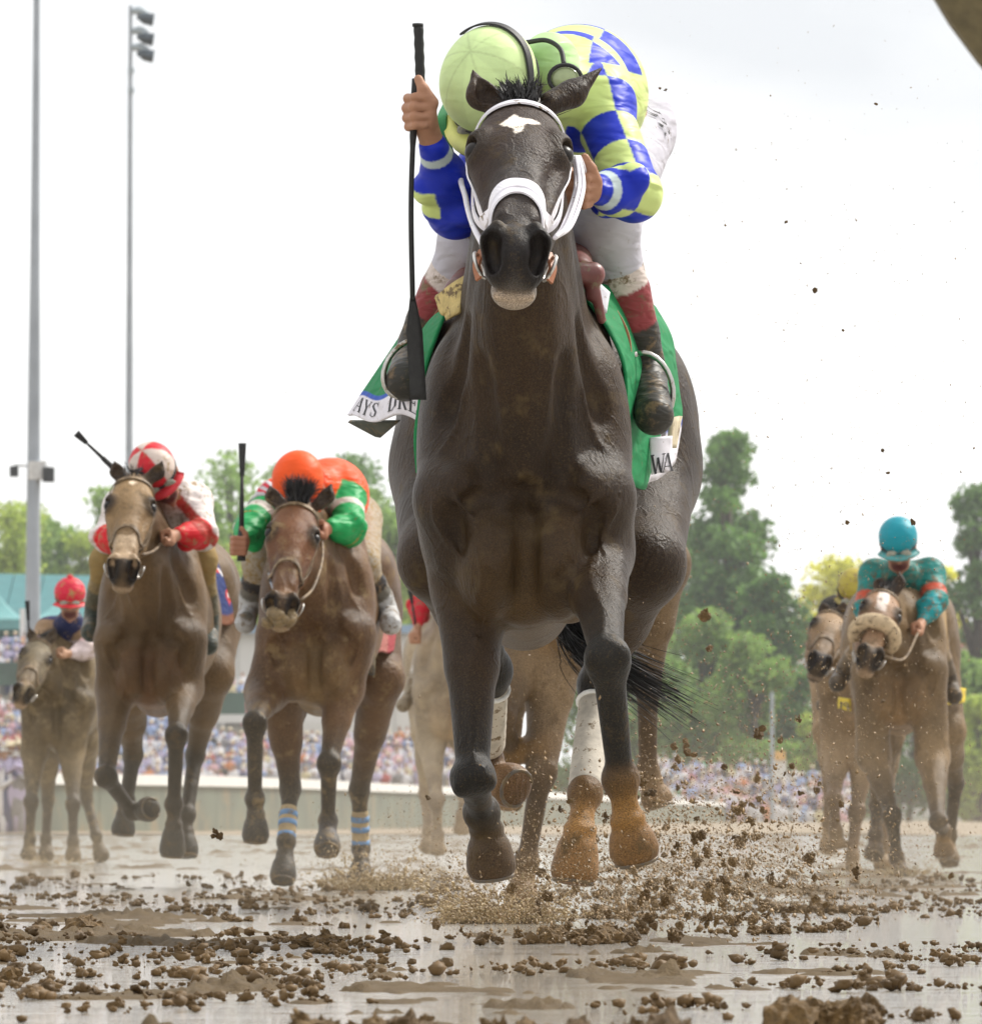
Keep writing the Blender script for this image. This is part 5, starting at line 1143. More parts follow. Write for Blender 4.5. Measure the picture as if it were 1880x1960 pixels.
def pale_runner():
    F = Frame(46.0, 868, math.radians(-1), .0); P = F.P
    pl = (.31, .27, .21)
    C = dict(body=pl, under=(.33, .25, .16), dark=(.26, .22, .18), face=pl, nose=pl, lip=pl, foot=(.3, .24, .17), hoof=(.25, .2, .14))
    J = dict(veins=False, poll=P(870, 1110, -.1), head=(.80, .52, 0), hk=1., forelock=(20, .03), ears=[(P(860, 1114, -.1), P(858, 1106, -.1), P(857, 1100, -.1), (0, -1, .1)), (P(880, 1114, -.1), P(882, 1106, -.1), P(883, 1100, -.1), (0, -1, .1))],
             LF=[P(825, 1425, .16), P(836, 1530, -.05), P(838, 1600, .0), P(838, 1612, .0), P(838, 1636, -.02)], RF=[P(895, 1425, .14), P(890, 1520, -.15), P(885, 1560, .1), P(885, 1572, .1), P(884, 1596, .12)],
             RH=[P(930, 1400, 1.2), P(940, 1530, 1.6), P(940, 1600, 1.6), P(940, 1612, 1.6), P(940, 1636, 1.55)], LH=[P(818, 1400, 1.2), P(815, 1520, 1.6), P(820, 1590, 1.6), P(820, 1602, 1.6), P(820, 1630, 1.55)])
    rt, S, H = horse(F, 'pale dust-coloured racehorse between the bay horse and the leader, mostly hidden', J, C, coat('coat_dust', .4, .5, (.36, .28, .18)), .014, hw=.28, shoes=False)
    jt = dict(head=P(870, 1045, .08), neck=P(872, 1085, .2), chest=P(872, 1110, .36), pelvis=P(872, 1150, .86), look=(0, -.8, -.5), Lsh=P(832, 1100, .3), Lel=P(806, 1150, .2), Lwr=P(800, 1195, .02), Lhand=P(797, 1222, -.03), Lgrip=(V(-.1, 0, 1), V(0, -1, 0)),
              Rsh=P(912, 1100, .3), Rel=P(920, 1150, .2), Rwr=P(905, 1180, .02), Rhand=P(895, 1190, 0), Lkn=P(820, 1250, .42), Lan=P(788, 1325, .55), Ltoe=P(772, 1350, .42), Rkn=P(920, 1240, .42), Ran=P(940, 1325, .55), Rtoe=P(945, 1350, .42))
    st = dict(torso=(.30, .2, .1), jmat=attr_mat('silks_tan', .6, .35), jfn=armpaint(jt, (.30, .20, .09), (.55, .015, .03), (.3, .2, .1)), cap=(.5, .1, .1), hmat=attr_mat('cap_plain', .5, .3), hmat2=MATS['cap_plain_peak'], breech=(.6, .57, .52), boot=(.30, .25, .18), boottop=(.6, .57, .52), bootmid=(.4, .35, .28), kvox=.012)
    person(F, 'jockey with a red sleeve and whip hand just visible left of the leading horse', jt, st, .013)
    whip(F, 'thin black whip held by the half hidden jockey with the red sleeve', P(785, 1128, .0), P(800, 1226, .0), r=.010)
pale_runner()
# ------------------------------------------------------------------ background: rail, crowd, stands, tents, poles, trees, buildings
def W(px, py, Y): return V((px-940)/FPX*Y, Y, CAMH+(HY-py)/FPX*Y)
def railing():
    pts = [(-900, 1471.5), (-300, 1475), (0, 1479), (468, 1488), (780, 1503), (1100, 1520), (1400, 1538), (1600, 1546), (1900, 1551)]
    Wd = []
    for px, py in pts:
        Y = .832*FPX/(HY-py); Wd.append(V((px-940)/FPX*Y, Y, 0))
    C = catmull(Wd, 8); white = plain('rail_white', (.80, .80, .78), .5, .06, 3); grn = plain('rail_panel_green', (.115, .14, .11), .6, .35, .6, .3, 8, mud=.30, mudcol=(.2, .16, .1), mscale=1.2)
    r = root('track_rail', C[len(C)//2], 'long white topped outer rail with grey-green panels running behind the horses', 'rail')
    def ribbon(nm, z0, z1, th, mat):
        mb = MB(); T = np.gradient(C, axis=0); T[:, 2] = 0; T /= np.linalg.norm(T, axis=1, keepdims=True); Nn = np.stack([-T[:, 1], T[:, 0], 0*T[:, 0]], 1); vs_ = []
        for p, n in zip(C, Nn):
            for a, z in ((-1, z0), (-1, z1), (1, z1), (1, z0)): vs_.append(p+n*a*th/2+V(0, 0, z))
        fs = []
        for i in range(len(C)-1):
            for j in range(4): a, b = i*4+j, i*4+(j+1) % 4; fs.append([a, b, b+4, a+4])
        return mesh_obj(nm, vs_, fs, mat, r, False)
    ribbon('top_rail', .89, 1.10, .26, white); ribbon('panel', -.05, .93, .10, grn)
    L_ = np.linalg.norm(np.diff(C, axis=0), axis=1).cumsum(); cnt = 0
    me = None
    for d in np.arange(2, min(L_[-1], 520), 3.0):
        i = int(np.searchsorted(L_, d)); i = min(i, len(C)-2); p = C[i]
        px = 940+p[0]/p[1]*FPX
        if px < -120 or px > 2000: continue
        t = (d-(L_[i-1] if i else 0))/max(1e-6, (L_[i]-(L_[i-1] if i else 0))); p = lerp(C[i], C[i+1], t)
        if me is None:
            mb = MB(); mb.box((-.04, -.075, -.05), (.04, -.052, .88)); me = bpy.data.meshes.new('post'); me.from_pydata(mb.v, [], mb.f); me.materials.append(grn)
        o = bpy.data.objects.new('post', me); SC.collection.objects.link(o); o.parent = r; o.location = p-WLOC[r.name]; cnt += 1
railing()

SH = [('white', (.75, .74, .76)), ('pale blue', (.35, .45, .68)), ('pink', (.72, .45, .48)), ('navy', (.09, .10, .20)), ('red', (.50, .10, .10)), ('lilac', (.50, .45, .62)), ('straw yellow', (.66, .58, .36)), ('grey', (.28, .27, .28)), ('orange', (.65, .25, .10)), ('black', (.03, .03, .035)), ('green', (.12, .28, .14))]
def crowd():
    kinds = []
    hm = [('hair_brown', (.07, .04, .025)), ('hat_straw', (.70, .60, .42)), ('hair_blond', (.38, .26, .12)), ('hat_white', (.75, .74, .72))]
    for i, (nm, col) in enumerate(SH):
        m1 = plain('shirt_'+nm.replace(' ', '_'), col, .8, .15, 8, 0); m2 = plain('skin_'+str(i % 3), ((.50, .30, .21), (.42, .24, .16), (.30, .16, .10))[i % 3], .6, .1, 8, 0); m3 = plain(hm[i % 4][0], hm[i % 4][1], .8, .1, 8, 0)
        mb = MB(); ico(mb, (0, 0, 1.18), 1, 2, sx=(.23, .14, .34)); ico(mb, (0, 0, .78), 1, 2, sx=(.19, .13, .45)); n1 = len(mb.f)
        for s in (-1, 1): mb.tube([(s*.2, 0, 1.42), (s*.27, -.03, 1.15), (s*.17, -.2, 1.05+.25*(i % 2))], [.065, .055, .045], 6)
        mb.tube([(.09, 0, .75), (.09, 0, .0)], [.09, .06], 6); mb.tube([(-.09, 0, .75), (-.09, 0, .0)], [.09, .06], 6); n2 = len(mb.f)
        ico(mb, (0, -.01, 1.62), 1, 2, sx=(.085, .10, .12)); mb.tube([(0, 0, 1.45), (0, 0, 1.55)], [.055, .055], 6); n3 = len(mb.f)
        if i % 4 in (1, 3): mb.tube([(0, 0, 1.67), (0, 0, 1.685), (0, 0, 1.69), (0, 0, 1.78)], [.20, .20, .10, .08], 10)
        else: ico(mb, (0, .02, 1.66), 1, 2, sx=(.095, .105, .105))
        me = bpy.data.meshes.new('spectator'); me.from_pydata(mb.v, [], mb.f); [me.materials.append(m) for m in (m1, m2, m3)]
        idx = np.zeros(len(mb.f), int); idx[n2:n3] = 1; idx[n3:] = 2; me.polygons.foreach_set('material_index', idx); me.polygons.foreach_set('use_smooth', np.ones(len(mb.f), bool)); kinds.append((me, np.array(mb.v), mb.f, idx))
    spots = []                                  # (x, y, z)
    # terraces on the left, lower and upper banks, and the right-hand bank
    def bank(px0, px1, Y, z0, z1, rows, step=.52, depth=.8, slope=0):
        for r_ in range(rows):
            y = Y+r_*depth; z = z0+(z1-z0)*r_/max(1, rows-1); x0, x1 = (px0-940)/FPX*y, (px1-940)/FPX*y; n = int((x1-x0)/step)
            for i in range(n):
                if random.random() < .93: t = (i+random.uniform(-.3, .3))/n; spots.append((x0+(x1-x0)*t, y+random.uniform(-.2, .2), z-slope*t+random.uniform(-.12, .08)))
    bank(-60, 425, 440, 1.2, 5.5, 19, step=.55)
    bank(425, 920, 440, 1.2, 3.5, 11, step=.55)
    bank(-60, 190, 470, 7.3, 9.2, 6)
    bank(425, 505, 462, 5.4, 6.8, 4)
    bank(1240, 1640, 470, .0, 2.35, 9, slope=1.0)
    for px, py in ((10, 1545), (22, 1500), (30, 1560), (40, 1535), (-4, 1510)): spots.insert(0, tuple(W(px, py+75, 148)*V(1, 1, 0)+V(0, 0, random.uniform(-.3, 0))))
    spots.sort(key=lambda p: p[1]); N0 = 230; rest = [[] for _ in kinds]; 
    for i, p in enumerate(spots):
        k = random.choices(range(len(kinds)), weights=(10, 7, 4, 3, 1, 7, 2, 4, 1, 2, .5))[0]
        if i < N0:
            o = bpy.data.objects.new('spectator', kinds[k][0]); SC.collection.objects.link(o); o.location = p; o.rotation_euler.z = random.uniform(-.5, .5); o.scale = (1, 1, random.uniform(.94, 1.06))
            w = 'standing at the rail in front of the stand' if p[1] < 200 else 'in the crowd on the terrace behind the rail'
            tag(o, f'spectator in a {SH[k][0]} top {w}', 'person', f'spectators in {SH[k][0]} tops behind the rail')
        else: rest[k].append(p)
    r_mats = []; vs_, fs, ix, off = [], [], [], 0; mats = []
    for k, L_ in enumerate(rest):
        me, v, f, idx = kinds[k]; tri = f
        if not L_: continue
        b = len(mats); mats += list(me.materials); L_ = np.array(L_); n = len(L_)
        vv = (v[None]*rng.uniform(.92, 1.05, (n, 1, 1))+L_[:, None]).reshape(-1, 3); vs_.append(vv)
        for j in range(n): fs += [[q+off+j*len(v) for q in t] for t in f]
        ix += list(idx+b)*n; off += len(vv)
    me = bpy.data.meshes.new('crowd'); me.from_pydata(np.concatenate(vs_).tolist(), [], fs); [me.materials.append(m) for m in mats]; me.polygons.foreach_set('material_index', np.array(ix)); me.polygons.foreach_set('use_smooth', np.ones(len(fs), bool))
    o = bpy.data.objects.new('crowd', me); SC.collection.objects.link(o); tag(o, 'dense crowd of spectators filling the terraces behind the rail', 'crowd', None, 'stuff')
crowd()

def stands():
    con = plain('terrace_concrete', (.34, .33, .30), .8, .2, 1, .2, 5); grn = plain('stand_green', (.07, .12, .09), .7, .3, .5, .2, 5)
    teal = plain('tent_teal', (.025, .16, .17), .6, .12, .8, .2, 3); teal2 = plain('tent_teal_pale', (.12, .32, .32), .6, .15, 1.5, .2, 3); wall = plain('white_wall', (.70, .70, .68), .7, .06, .5, .1, 5); blue = plain('blue_fascia', (.25, .36, .50), .6)
    r = root('grandstand', V(-20, 450, 0), 'stepped grandstand terrace with green dividing walls on the left', 'grandstand')
    for k in range(19):
        y = 440+k*.8-.4; z = 1.2+4.3*k/18; mb = MB(); mb.box(((-160-940)/FPX*y, y, -.1), (((425 if k > 10 else 930)-940)/FPX*y, y+.8, z if k < 11 else z)); mb.obj('step', con, r)
    def slab(nm, px0, px1, py0, py1, Y, d, mat, par): 
        a, b = W(px0, py1, Y), W(px1, py0, Y); mb = MB(); mb.box((a[0], Y, a[2]), (b[0], Y+d, b[2])); return mb.obj(nm, mat, par)
    slab('divider_wall', -160, 200, 1268, 1312, 468, .4, grn, r); slab('divider_wall', 405, 470, 1325, 1372, 459, .4, grn, r); slab('divider_wall', 200, 405, 1290, 1380, 468.5, .4, grn, r)
    slab('parapet', 405, 640, 1368, 1384, 458, .3, wall, r)
    for k in range(6): y = 470+k*.8-.4; mb = MB(); mb.box(((-160-940)/FPX*y, y, 0), ((200-940)/FPX*y, y+.8, 7.3+1.9*k/5)); mb.obj('step', con, r)
    for k in range(4): y = 462+k*.8-.4; mb = MB(); mb.box(((410-940)/FPX*y, y, 0), ((505-940)/FPX*y, y+.8, 5.4+1.4*k/3)); mb.obj('step', con, r)
    for px in (38, 190): slab('column', px, px+9, 1165, 1270, 476, .3, wall, r)
    b = root('white_pavilion', V(-6, 485, 0), 'plain white hospitality building with a pale blue eave behind the bay horse', 'building')
    slab('wall', 425, 905, 1212, 1425, 482, 9, wall, b); slab('eave', 418, 912, 1196, 1212, 481.2, 11, blue, b)
    for px in range(455, 900, 60): slab('wall_seam', px, px+1.4, 1213, 1424, 481.94, .08, plain('seam_grey', (.42, .43, .43), .7), b)
    t = root('tent_roof', V(-20, 490, 0), 'long teal fabric roof stretching behind the horses on the left', 'tent')
    a, c = W(-200, 1094, 500), W(485, 1108, 500)
    mb = MB(); z1 = W(0, 1205, 486)[2]; n = 12
    for i in range(n):
        x0, x1 = a[0]+(c[0]-a[0])*i/n, a[0]+(c[0]-a[0])*(i+1)/n; z0, z0b = a[2]+(c[2]-a[2])*i/n, a[2]+(c[2]-a[2])*(i+1)/n
        mb = MB(); mb.add([(x0+.03, 486, z1), (x1-.03, 486, z1), (x1-.03, 500, z0b), (x0+.03, 500, z0), (x0+.03, 486.3, z1-.35), (x1-.03, 486.3, z1-.35), (x1-.03, 500.3, z0b-.35), (x0+.03, 500.3, z0-.35)], [[0, 1, 2, 3], [7, 6, 5, 4], [0, 4, 5, 1], [1, 5, 6, 2], [2, 6, 7, 3], [3, 7, 4, 0]]); mb.obj('roof_panel', teal, t)
    mb = MB(); mb.box((a[0], 500.5, 0), (c[0], 501, a[2]-.4)); mb.obj('back_wall', teal, t)
    for px0, px1, pk, py, nm in ((-120, 60, -25, 1112, 'pale teal peaked tent at the left edge beside the tall pole'), (48, 150, 100, 1150, 'small pale teal peaked tent just right of the tall pole')):
        tt = root('peaked_tent', W((px0+px1)/2, 1565, 478)*V(1, 1, 0), nm, 'tent'); x0, x1, xp = [W(q, 0, 478)[0] for q in (px0, px1, pk)]; zp, ze, zb = W(0, py, 478)[2], W(0, 1185, 478)[2], W(0, 1205, 478)[2]; ya, yb, ym = 478, 485.5, 482
        mb = MB(); nS = 10
        ring = [(x0, ya), (x1, ya), (x1, yb), (x0, yb)]
        for i in range(4):
            p, q_ = ring[i], ring[(i+1) % 4]; vs_ = []
            for j in range(nS+1):
                t_ = j/nS; zz = ze+(zp-ze)*t_**2.1
                for w_ in (p, q_): vs_.append((w_[0]+(xp-w_[0])*t_, w_[1]+(ym-w_[1])*t_, zz))
            mb.add(vs_, [[2*j, 2*j+1, 2*j+3, 2*j+2] for j in range(nS)])
        mb.obj('canopy', teal2, tt); mb = MB(); mb.box((x0, ya, zb), (x1, ya+.05, ze)); mb.obj('valance', teal2, tt)
        for x in (x0+.1, x1-.1):
            mb = MB(); mb.tube([(x, ya+.1, 0), (x, ya+.1, ze)], .06, 8); mb.obj('tent_pole', wall, tt)
    # red roofed building on the right
    rb = root('red_roofed_building', V(40, 620, 0), 'low white building with a red tiled roof behind the trees on the right', 'building'); red = plain('red_roof', (.42, .09, .06), .7, .2, .6, .3, 4)
    for px0, px1, e in ((1520, 1660, 1), (1660, 1990, 2)):
        a, c = W(px0, 1236, 620), W(px1, 1196, 620); mb = MB(); mb.add([(a[0], 620, a[2]), (c[0], 620, a[2]), (c[0]-1, 628, c[2]), (a[0]+1, 628, c[2]), (a[0], 636, a[2]), (c[0], 636, a[2])], [[0, 1, 2, 3], [3, 2, 5, 4], [0, 3, 4], [1, 5, 2], [0, 4, 5, 1]]); mb.obj('roof', red, rb)
        slab('wall', px0+6, px1-6, 1237, 1562, 621, 14, wall, rb)
    for px in range(1545, 1980, 42): slab('window', px, px+16, 1252, 1290, 620.9, .2, plain('window_dark', (.10, .12, .14), .2), rb)
    # small white tents in the crowd, slim grey pole
    k = root('kiosk', W(1492, 1565, 468)*V(1, 1, 0), 'small white and orange kiosk at the foot of the slim pole', 'kiosk'); slab('wall', 1482, 1506, 1455, 1490, 466, 1, wall, k); slab('sign', 1484, 1504, 1438, 1455, 465.8, 1, plain('kiosk_orange', (.75, .45, .15), .6), k)
    gm = plain('pole_grey', (.34, .38, .43), .5, .2, .8, .2, 5, metal=.0)
    p = root('slim_pole', W(1478, 1560, 455)*V(1, 1, 0), 'slim grey pole rising from the right hand crowd before the green trees', 'pole'); mb = MB(); a = W(1478, 1560, 455); mb.tube([(a[0], 455, 0), (a[0], 455, W(0, 1325, 455)[2])], [.13, .09], 8); mb.obj('pole', gm, p)
    # tall light poles
    p = root('light_pole', W(62, 1565, 156)*V(1, 1, 0), 'tall thick grey light pole near the left edge carrying two speakers', 'light pole'); top, base = W(71, -120, 156), W(60, 1600, 156)*V(1, 1, 0)
    mb = MB(); mb.tube([lerp(base, top, t) for t in (0, .25, .5, .75, 1)], [.165, .145, .115, .075, .055], 14); mb.obj('pole', gm, p)
    dkm, wm = plain('speaker_dark', (.05, .055, .06), .6), plain('bracket_white', (.62, .63, .63), .5)
    c = W(72, 902, 156); mb = MB(); mb.box(c+V(-.17, -.14, -.16), c+V(.17, .1, .19)); mb.obj('bracket', wm, p)
    mb = MB(); mb.tube([W(27, 890, 156), W(95, 894, 156)], .025, 8); mb.obj('arm', wm, p)
    for px, py, h_ in ((27, 902, .085), (93, 908, .12)):
        c = W(px, py, 155.9); mb = MB(); mb.box(c+V(-h_*.9, -.15, -h_*1.2), c+V(h_*.9, .15, h_*1.1)); mb.obj('speaker', dkm, p)
    p = root('light_pole', W(245, 1565, 250)*V(1, 1, 0), 'tall slim light pole topped by three stacked dark floodlight heads', 'light pole'); top, base = W(250, 10, 250), W(245, 1580, 250)*V(1, 1, 0)
    mb = MB(); mb.tube([lerp(base, top, t) for t in (0, .3, .6, .85, 1)], [.15, .12, .10, .07, .055], 12); mb.obj('pole', gm, p)
    hd_ = plain('floodlight_dark', (.07, .09, .11), .5, .3, 6); gr = plain('floodlight_grey', (.36, .42, .46), .5)
    for k_, (py, ln) in enumerate(((28, 46), (66, 46), (98, 44))):
        mb = MB(); mb.tube(catmull([W(252, py-8, 250), W(268, py-8, 250), W(282, py, 250)], 4), [.11]*3+[.14]*6, 10); mb.obj('floodlight_hood', gr, p)
        mb = MB(); mb.tube([W(262, py+3, 249.9), W(276, py+6, 249.9), W(294, py+9, 249.9)], [.05, .17, .20], 12); mb.obj('floodlight', hd_, p)
    for py in (134, 172): mb = MB(); c = W(251, py, 250); mb.tube([c+V(0, 0, -.08), c+V(0, 0, .08)], .10, 8); mb.obj('clamp', gr, p)
stands()

def leafmat(name, col, tr=.35):
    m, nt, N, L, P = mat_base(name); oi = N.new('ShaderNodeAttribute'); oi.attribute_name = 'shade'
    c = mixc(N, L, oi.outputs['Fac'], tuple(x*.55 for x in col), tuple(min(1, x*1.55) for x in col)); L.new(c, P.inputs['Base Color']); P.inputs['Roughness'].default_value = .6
    tb = N.new('ShaderNodeBsdfTranslucent'); L.new(c, tb.inputs[0]); ms = N.new('ShaderNodeMixShader'); ms.inputs[0].default_value = tr; L.new(P.outputs[0], ms.inputs[1]); L.new(tb.outputs[0], ms.inputs[2]); L.new(ms.outputs[0], N['Material Output'].inputs[0]); return m
LM = dict(dark=leafmat('leaf_dark', (.13, .24, .06), .45), mid=leafmat('leaf_mid', (.24, .37, .09), .45), light=leafmat('leaf_light', (.38, .48, .09), .45), yellow=leafmat('leaf_yellow', (.62, .62, .05), .5))
bark = plain('bark', (.09, .07, .05), .9, .3, 2, .5, 10)
def tree(px, top, wpx, Y, kind, label, cone=0, base=HY+8, blobs=26, leaves=110, gap=.62, lsz=.34, cat='tree', low=.22, name='tree'):
    t = root(name, V((px-940)/FPX*Y, Y, 0), label, cat, 'trees behind the track' if cat == 'tree' else None); X0 = (px-940)/FPX*Y; Ht = CAMH+(HY-top)/FPX*Y; Wd = wpx/FPX*Y/2; s = Ht/18
    mb = MB(); mb.tube([(X0, Y, 0), (X0+random.uniform(-.3, .3), Y, Ht*.4), (X0+random.uniform(-.4, .4), Y, Ht*.88)], [Ht*.022, Ht*.015, Ht*.003], 8)
    cen = []; blobs = int(blobs*1.45)
    zc, rz = Ht*(1+low)/2, Ht*(1-low)/2
    for i in range(blobs):
        d = rng.normal(size=3); d /= np.linalg.norm(d); q = random.uniform(.25, 1)**.5*1.25; br = random.uniform(.28, .50); zz = max(-1, min(1, d[2]*q*1.2)) if i else 1.
        wx = math.sqrt(max(.12, 1-max(0, zz)**2*.85)) if not cone else max(.16, .62-.5*zz); br = br*(1 if not cone else .55+.45*wx); c = V(X0+Wd*wx*max(-1, min(1, d[0]*q))*(1-br*.5), Y+Wd*.7*d[1]*q, zc+(rz-Wd*br*.9)*zz); cen.append((c, Wd*br)); z = c[2]/Ht
        mb.tube([(X0, Y, Ht*max(.15, z-.22)), tuple(lerp(V(X0, Y, Ht*(z-.08)), c, .6)), tuple(c)], [Ht*.006, Ht*.004, Ht*.001], 5)
    mb.obj('trunk', bark, t, True); V_, Sh = [], []
    for c, r_ in cen:
        n = int(leaves*1.35); d = rng.normal(size=(n, 3)); d /= np.linalg.norm(d, axis=1, keepdims=True); p = c+d*(r_*rng.uniform(.05, 1.25, (n, 1))**.6)*V(1, 1, .8)
        sz = lsz*.8*rng.uniform(.45, 1.3, (n, 1)); a = rng.normal(size=(n, 3)); a /= np.linalg.norm(a, axis=1, keepdims=True); b = np.cross(a, rng.normal(size=(n, 3))); b /= np.linalg.norm(b, axis=1, keepdims=True)
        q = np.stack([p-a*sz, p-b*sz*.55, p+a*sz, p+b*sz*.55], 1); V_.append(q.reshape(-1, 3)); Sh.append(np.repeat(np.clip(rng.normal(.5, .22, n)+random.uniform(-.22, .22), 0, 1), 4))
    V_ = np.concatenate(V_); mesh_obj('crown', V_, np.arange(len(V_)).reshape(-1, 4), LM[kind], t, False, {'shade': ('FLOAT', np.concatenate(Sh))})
def trees():
    tree(28, 955, 253, 560, 'light', 'light green tree above the tent roof at the left edge', blobs=26, low=.05)
    tree(112, 1000, 202, 575, 'mid', 'mid green tree just right of the tall thick pole', low=.05)
    tree(205, 925, 185, 600, 'mid', 'thin pale tree behind the ears of the tan horse', blobs=18, leaves=60)
    tree(345, 930, 236, 590, 'light', 'pale green tree hidden behind the rider in the red and white cap', blobs=20, leaves=80)
    tree(445, 862, 287, 580, 'mid', 'green tree left of the jockey in orange, behind his whip', blobs=26, leaves=90)
    tree(540, 885, 202, 600, 'mid', 'green tree behind the orange cap'); tree(668, 862, 253, 585, 'dark', 'dark green tree behind the orange jacket and the leading horse', blobs=28)
    tree(745, 965, 219, 560, 'mid', 'bushy tree between the bay horse and the leader', leaves=120); tree(600, 1010, 439, 545, 'light', 'yellow-green low tree behind the bay horse', leaves=130, lsz=.40, low=.1); tree(455, 1010, 287, 545, 'light', 'yellow-green low tree behind the whip of the jockey in orange', leaves=110, low=.1)
    tree(800, 1060, 202, 545, 'light', 'low light green tree behind the rump of the leader', low=.1, leaves=120)
    tree(75, 985, 150, 570, 'mid', 'round tree between the left edge and the tall pole', low=.05, leaves=120)
    tree(160, 1010, 150, 570, 'light', 'low yellow-green tree right of the tall pole', low=.05, leaves=120)
    tree(250, 985, 150, 570, 'mid', 'tree behind the left ear of the tan horse', low=.05, leaves=120)
    tree(395, 960, 150, 570, 'mid', 'tree just right of the rider in the red and white cap', low=.05, leaves=120)
    tree(420, 1040, 150, 570, 'light', 'low tree between the tan and bay horses', low=.05, leaves=120)
    tree(700, 930, 150, 570, 'mid', 'tree right of the orange jacket', low=.05, leaves=120)
    tree(760, 1020, 150, 570, 'light', 'light tree left of the flank of the leader', low=.05, leaves=120)
    tree(710, 1080, 150, 570, 'mid', 'low tree behind the boot of the jockey in orange', low=.05, leaves=120)
    tree(330, 1030, 150, 570, 'mid', 'tree behind the tan horse', low=.05, leaves=120)
    tree(15, 1035, 150, 570, 'light', 'low tree at the left edge above the tent roof', low=.05, leaves=120)
    tree(1392, 822, 300, 520, 'dark', 'tallest dark green tree right of the leading horse', cone=1, blobs=60, leaves=150, lsz=.36, low=.10)
    tree(1290, 960, 200, 530, 'dark', 'dark tree close behind the hip of the leading horse', blobs=34, leaves=120, low=.08)
    tree(1478, 1095, 160, 510, 'dark', 'broad dark tree at the foot of the tallest tree', blobs=30, leaves=130, low=.08)
    tree(1350, 1165, 210, 495, 'mid', 'lower green tree behind the raised mud, left of the slim pole', blobs=30, leaves=150, low=.03); tree(1445, 1210, 170, 490, 'mid', 'rounded green tree behind the slim grey pole', blobs=26, leaves=150, low=.03)
    tree(1548, 1285, 130, 500, 'dark', 'small dark tree left of the pale hidden horse', blobs=24, leaves=130, low=.03); tree(1570, 1365, 130, 488, 'light', 'light green shrub beside the pale hidden horse', cat='shrub', blobs=18, leaves=120, low=.02, name='shrub')
    tree(1612, 1062, 200, 720, 'yellow', 'bright yellow flowering tree above the red roof', blobs=26, leaves=120, lsz=.42, low=.3); tree(1790, 1085, 130, 720, 'yellow', 'smaller yellow tree right of the jockey in teal', blobs=16, leaves=90, lsz=.42, low=.3)
    tree(1872, 925, 160, 540, 'dark', 'dark open crowned tree at the right edge', blobs=34, leaves=90); tree(1850, 1245, 120, 545, 'mid', 'green tree below the open crowned tree at the right edge', blobs=20, leaves=90, low=.2)
    tree(1865, 1262, 200, 500, 'mid', 'dense green tree right of the jockey in teal', blobs=26, leaves=150, low=.03); tree(1740, 1300, 190, 505, 'dark', 'dark shrub behind the horse with the fleece noseband', blobs=22, leaves=130, low=.02)
    tree(1640, 1275, 150, 508, 'mid', 'mid green shrub behind the jockey in black', blobs=22, leaves=130, low=.02); tree(1875, 1330, 120, 485, 'light', 'light green shrub at the right edge', cat='shrub', blobs=18, leaves=120, low=.02, name='shrub')
    tree(1240, 1200, 180, 500, 'mid', 'green tree seen between the legs of the leader', blobs=24, leaves=120, low=.03); tree(1130, 1180, 180, 505, 'mid', 'pale green tree behind the leading horse legs', blobs=24, leaves=120, low=.03)
    hm = plain('hedge_green', (.07, .10, .045), .9, .4, .4, 1., 2); mb = MB(); a, b = W(1180, 1475, 482), W(2050, 1475, 482)
trees()
# edge of the finish post disc, high in the near right corner, far out of focus
def corner():
    Y = 9.0; c0 = W(2600, -480, Y); r = root('finish_post_disc', W(2600, 1565, Y)*V(1, 1, 0), 'large blurred olive brown disc edge in the top right corner', 'sign'); ol = plain('olive_panel', (.115, .09, .040), .7, .3, 60, .3, 200)
    R = 941/FPX*Y; mb = MB(); vs_ = []; n = 64
    for y in (-.02, .02):
        vs_.append(c0+V(0, y, 0)); vs_ += [c0+V(R*math.cos(2*math.pi*i/n), y, R*math.sin(2*math.pi*i/n)) for i in range(n)]
    fs = [[0, 1+(i+1) % n, 1+i] for i in range(n)]+[[n+1, n+2+i, n+2+(i+1) % n] for i in range(n)]+[[1+i, 1+(i+1) % n, n+2+(i+1) % n, n+2+i] for i in range(n)]
    mb.add(vs_, fs); mb.obj('panel', ol, r)
    mb = MB(); mb.tube([c0+V(.0, .06, -R*.2), V(c0[0], Y+.06, -.05)], .03, 12); mb.obj('post', plain('rail_white', (.8, .8, .78)), r)
corner()
# ------------------------------------------------------------------ flying mud, spray, clods lying on the track
clm = plain('mud_clod_wet', (.17, .105, .042), .6, .4, 3, .5, 9, bdist=.03, spec=.25); clm2 = plain('mud_clod_dark', (.12, .072, .028), .6, .4, 3, .5, 9, bdist=.03, spec=.25)
def clod_mesh(i, sub=3):
    mb = MB(); r2 = np.random.default_rng(50+i); k = r2.integers(2, 5)
    for j in range(k): ico(mb, r2.normal(size=3)*.42*(j > 0), 1*(1 if j == 0 else r2.uniform(.4, .75)), sub, sx=r2.uniform(.65, 1.15, 3), jit=.06 if sub > 1 else .25)
    P0 = np.array(mb.v)
    for fq, am in ((1.7, .7), (3.8, .55), (8, .38)):
        P0 = P0*(1+am*(fbm(P0[:, 0]*fq+i*9, P0[:, 1]*fq+P0[:, 2]*fq*1.7, 2, i)-.5)[:, None])+am*.25*np.stack([fbm(P0[:, 1]*fq, P0[:, 2]*fq+i, 2, 5+i)-.5, fbm(P0[:, 2]*fq, P0[:, 0]*fq+i, 2, 6+i)-.5, fbm(P0[:, 0]*fq, P0[:, 1]*fq+i, 2, 7+i)-.5], 1)
    me = bpy.data.meshes.new('mud_clod'); me.from_pydata(P0.tolist(), [], mb.f); me.materials.append(clm if i % 3 else clm2); return me
CM = [clod_mesh(i) for i in range(10)]; CL = [clod_mesh(20+i, 1) for i in range(6)]
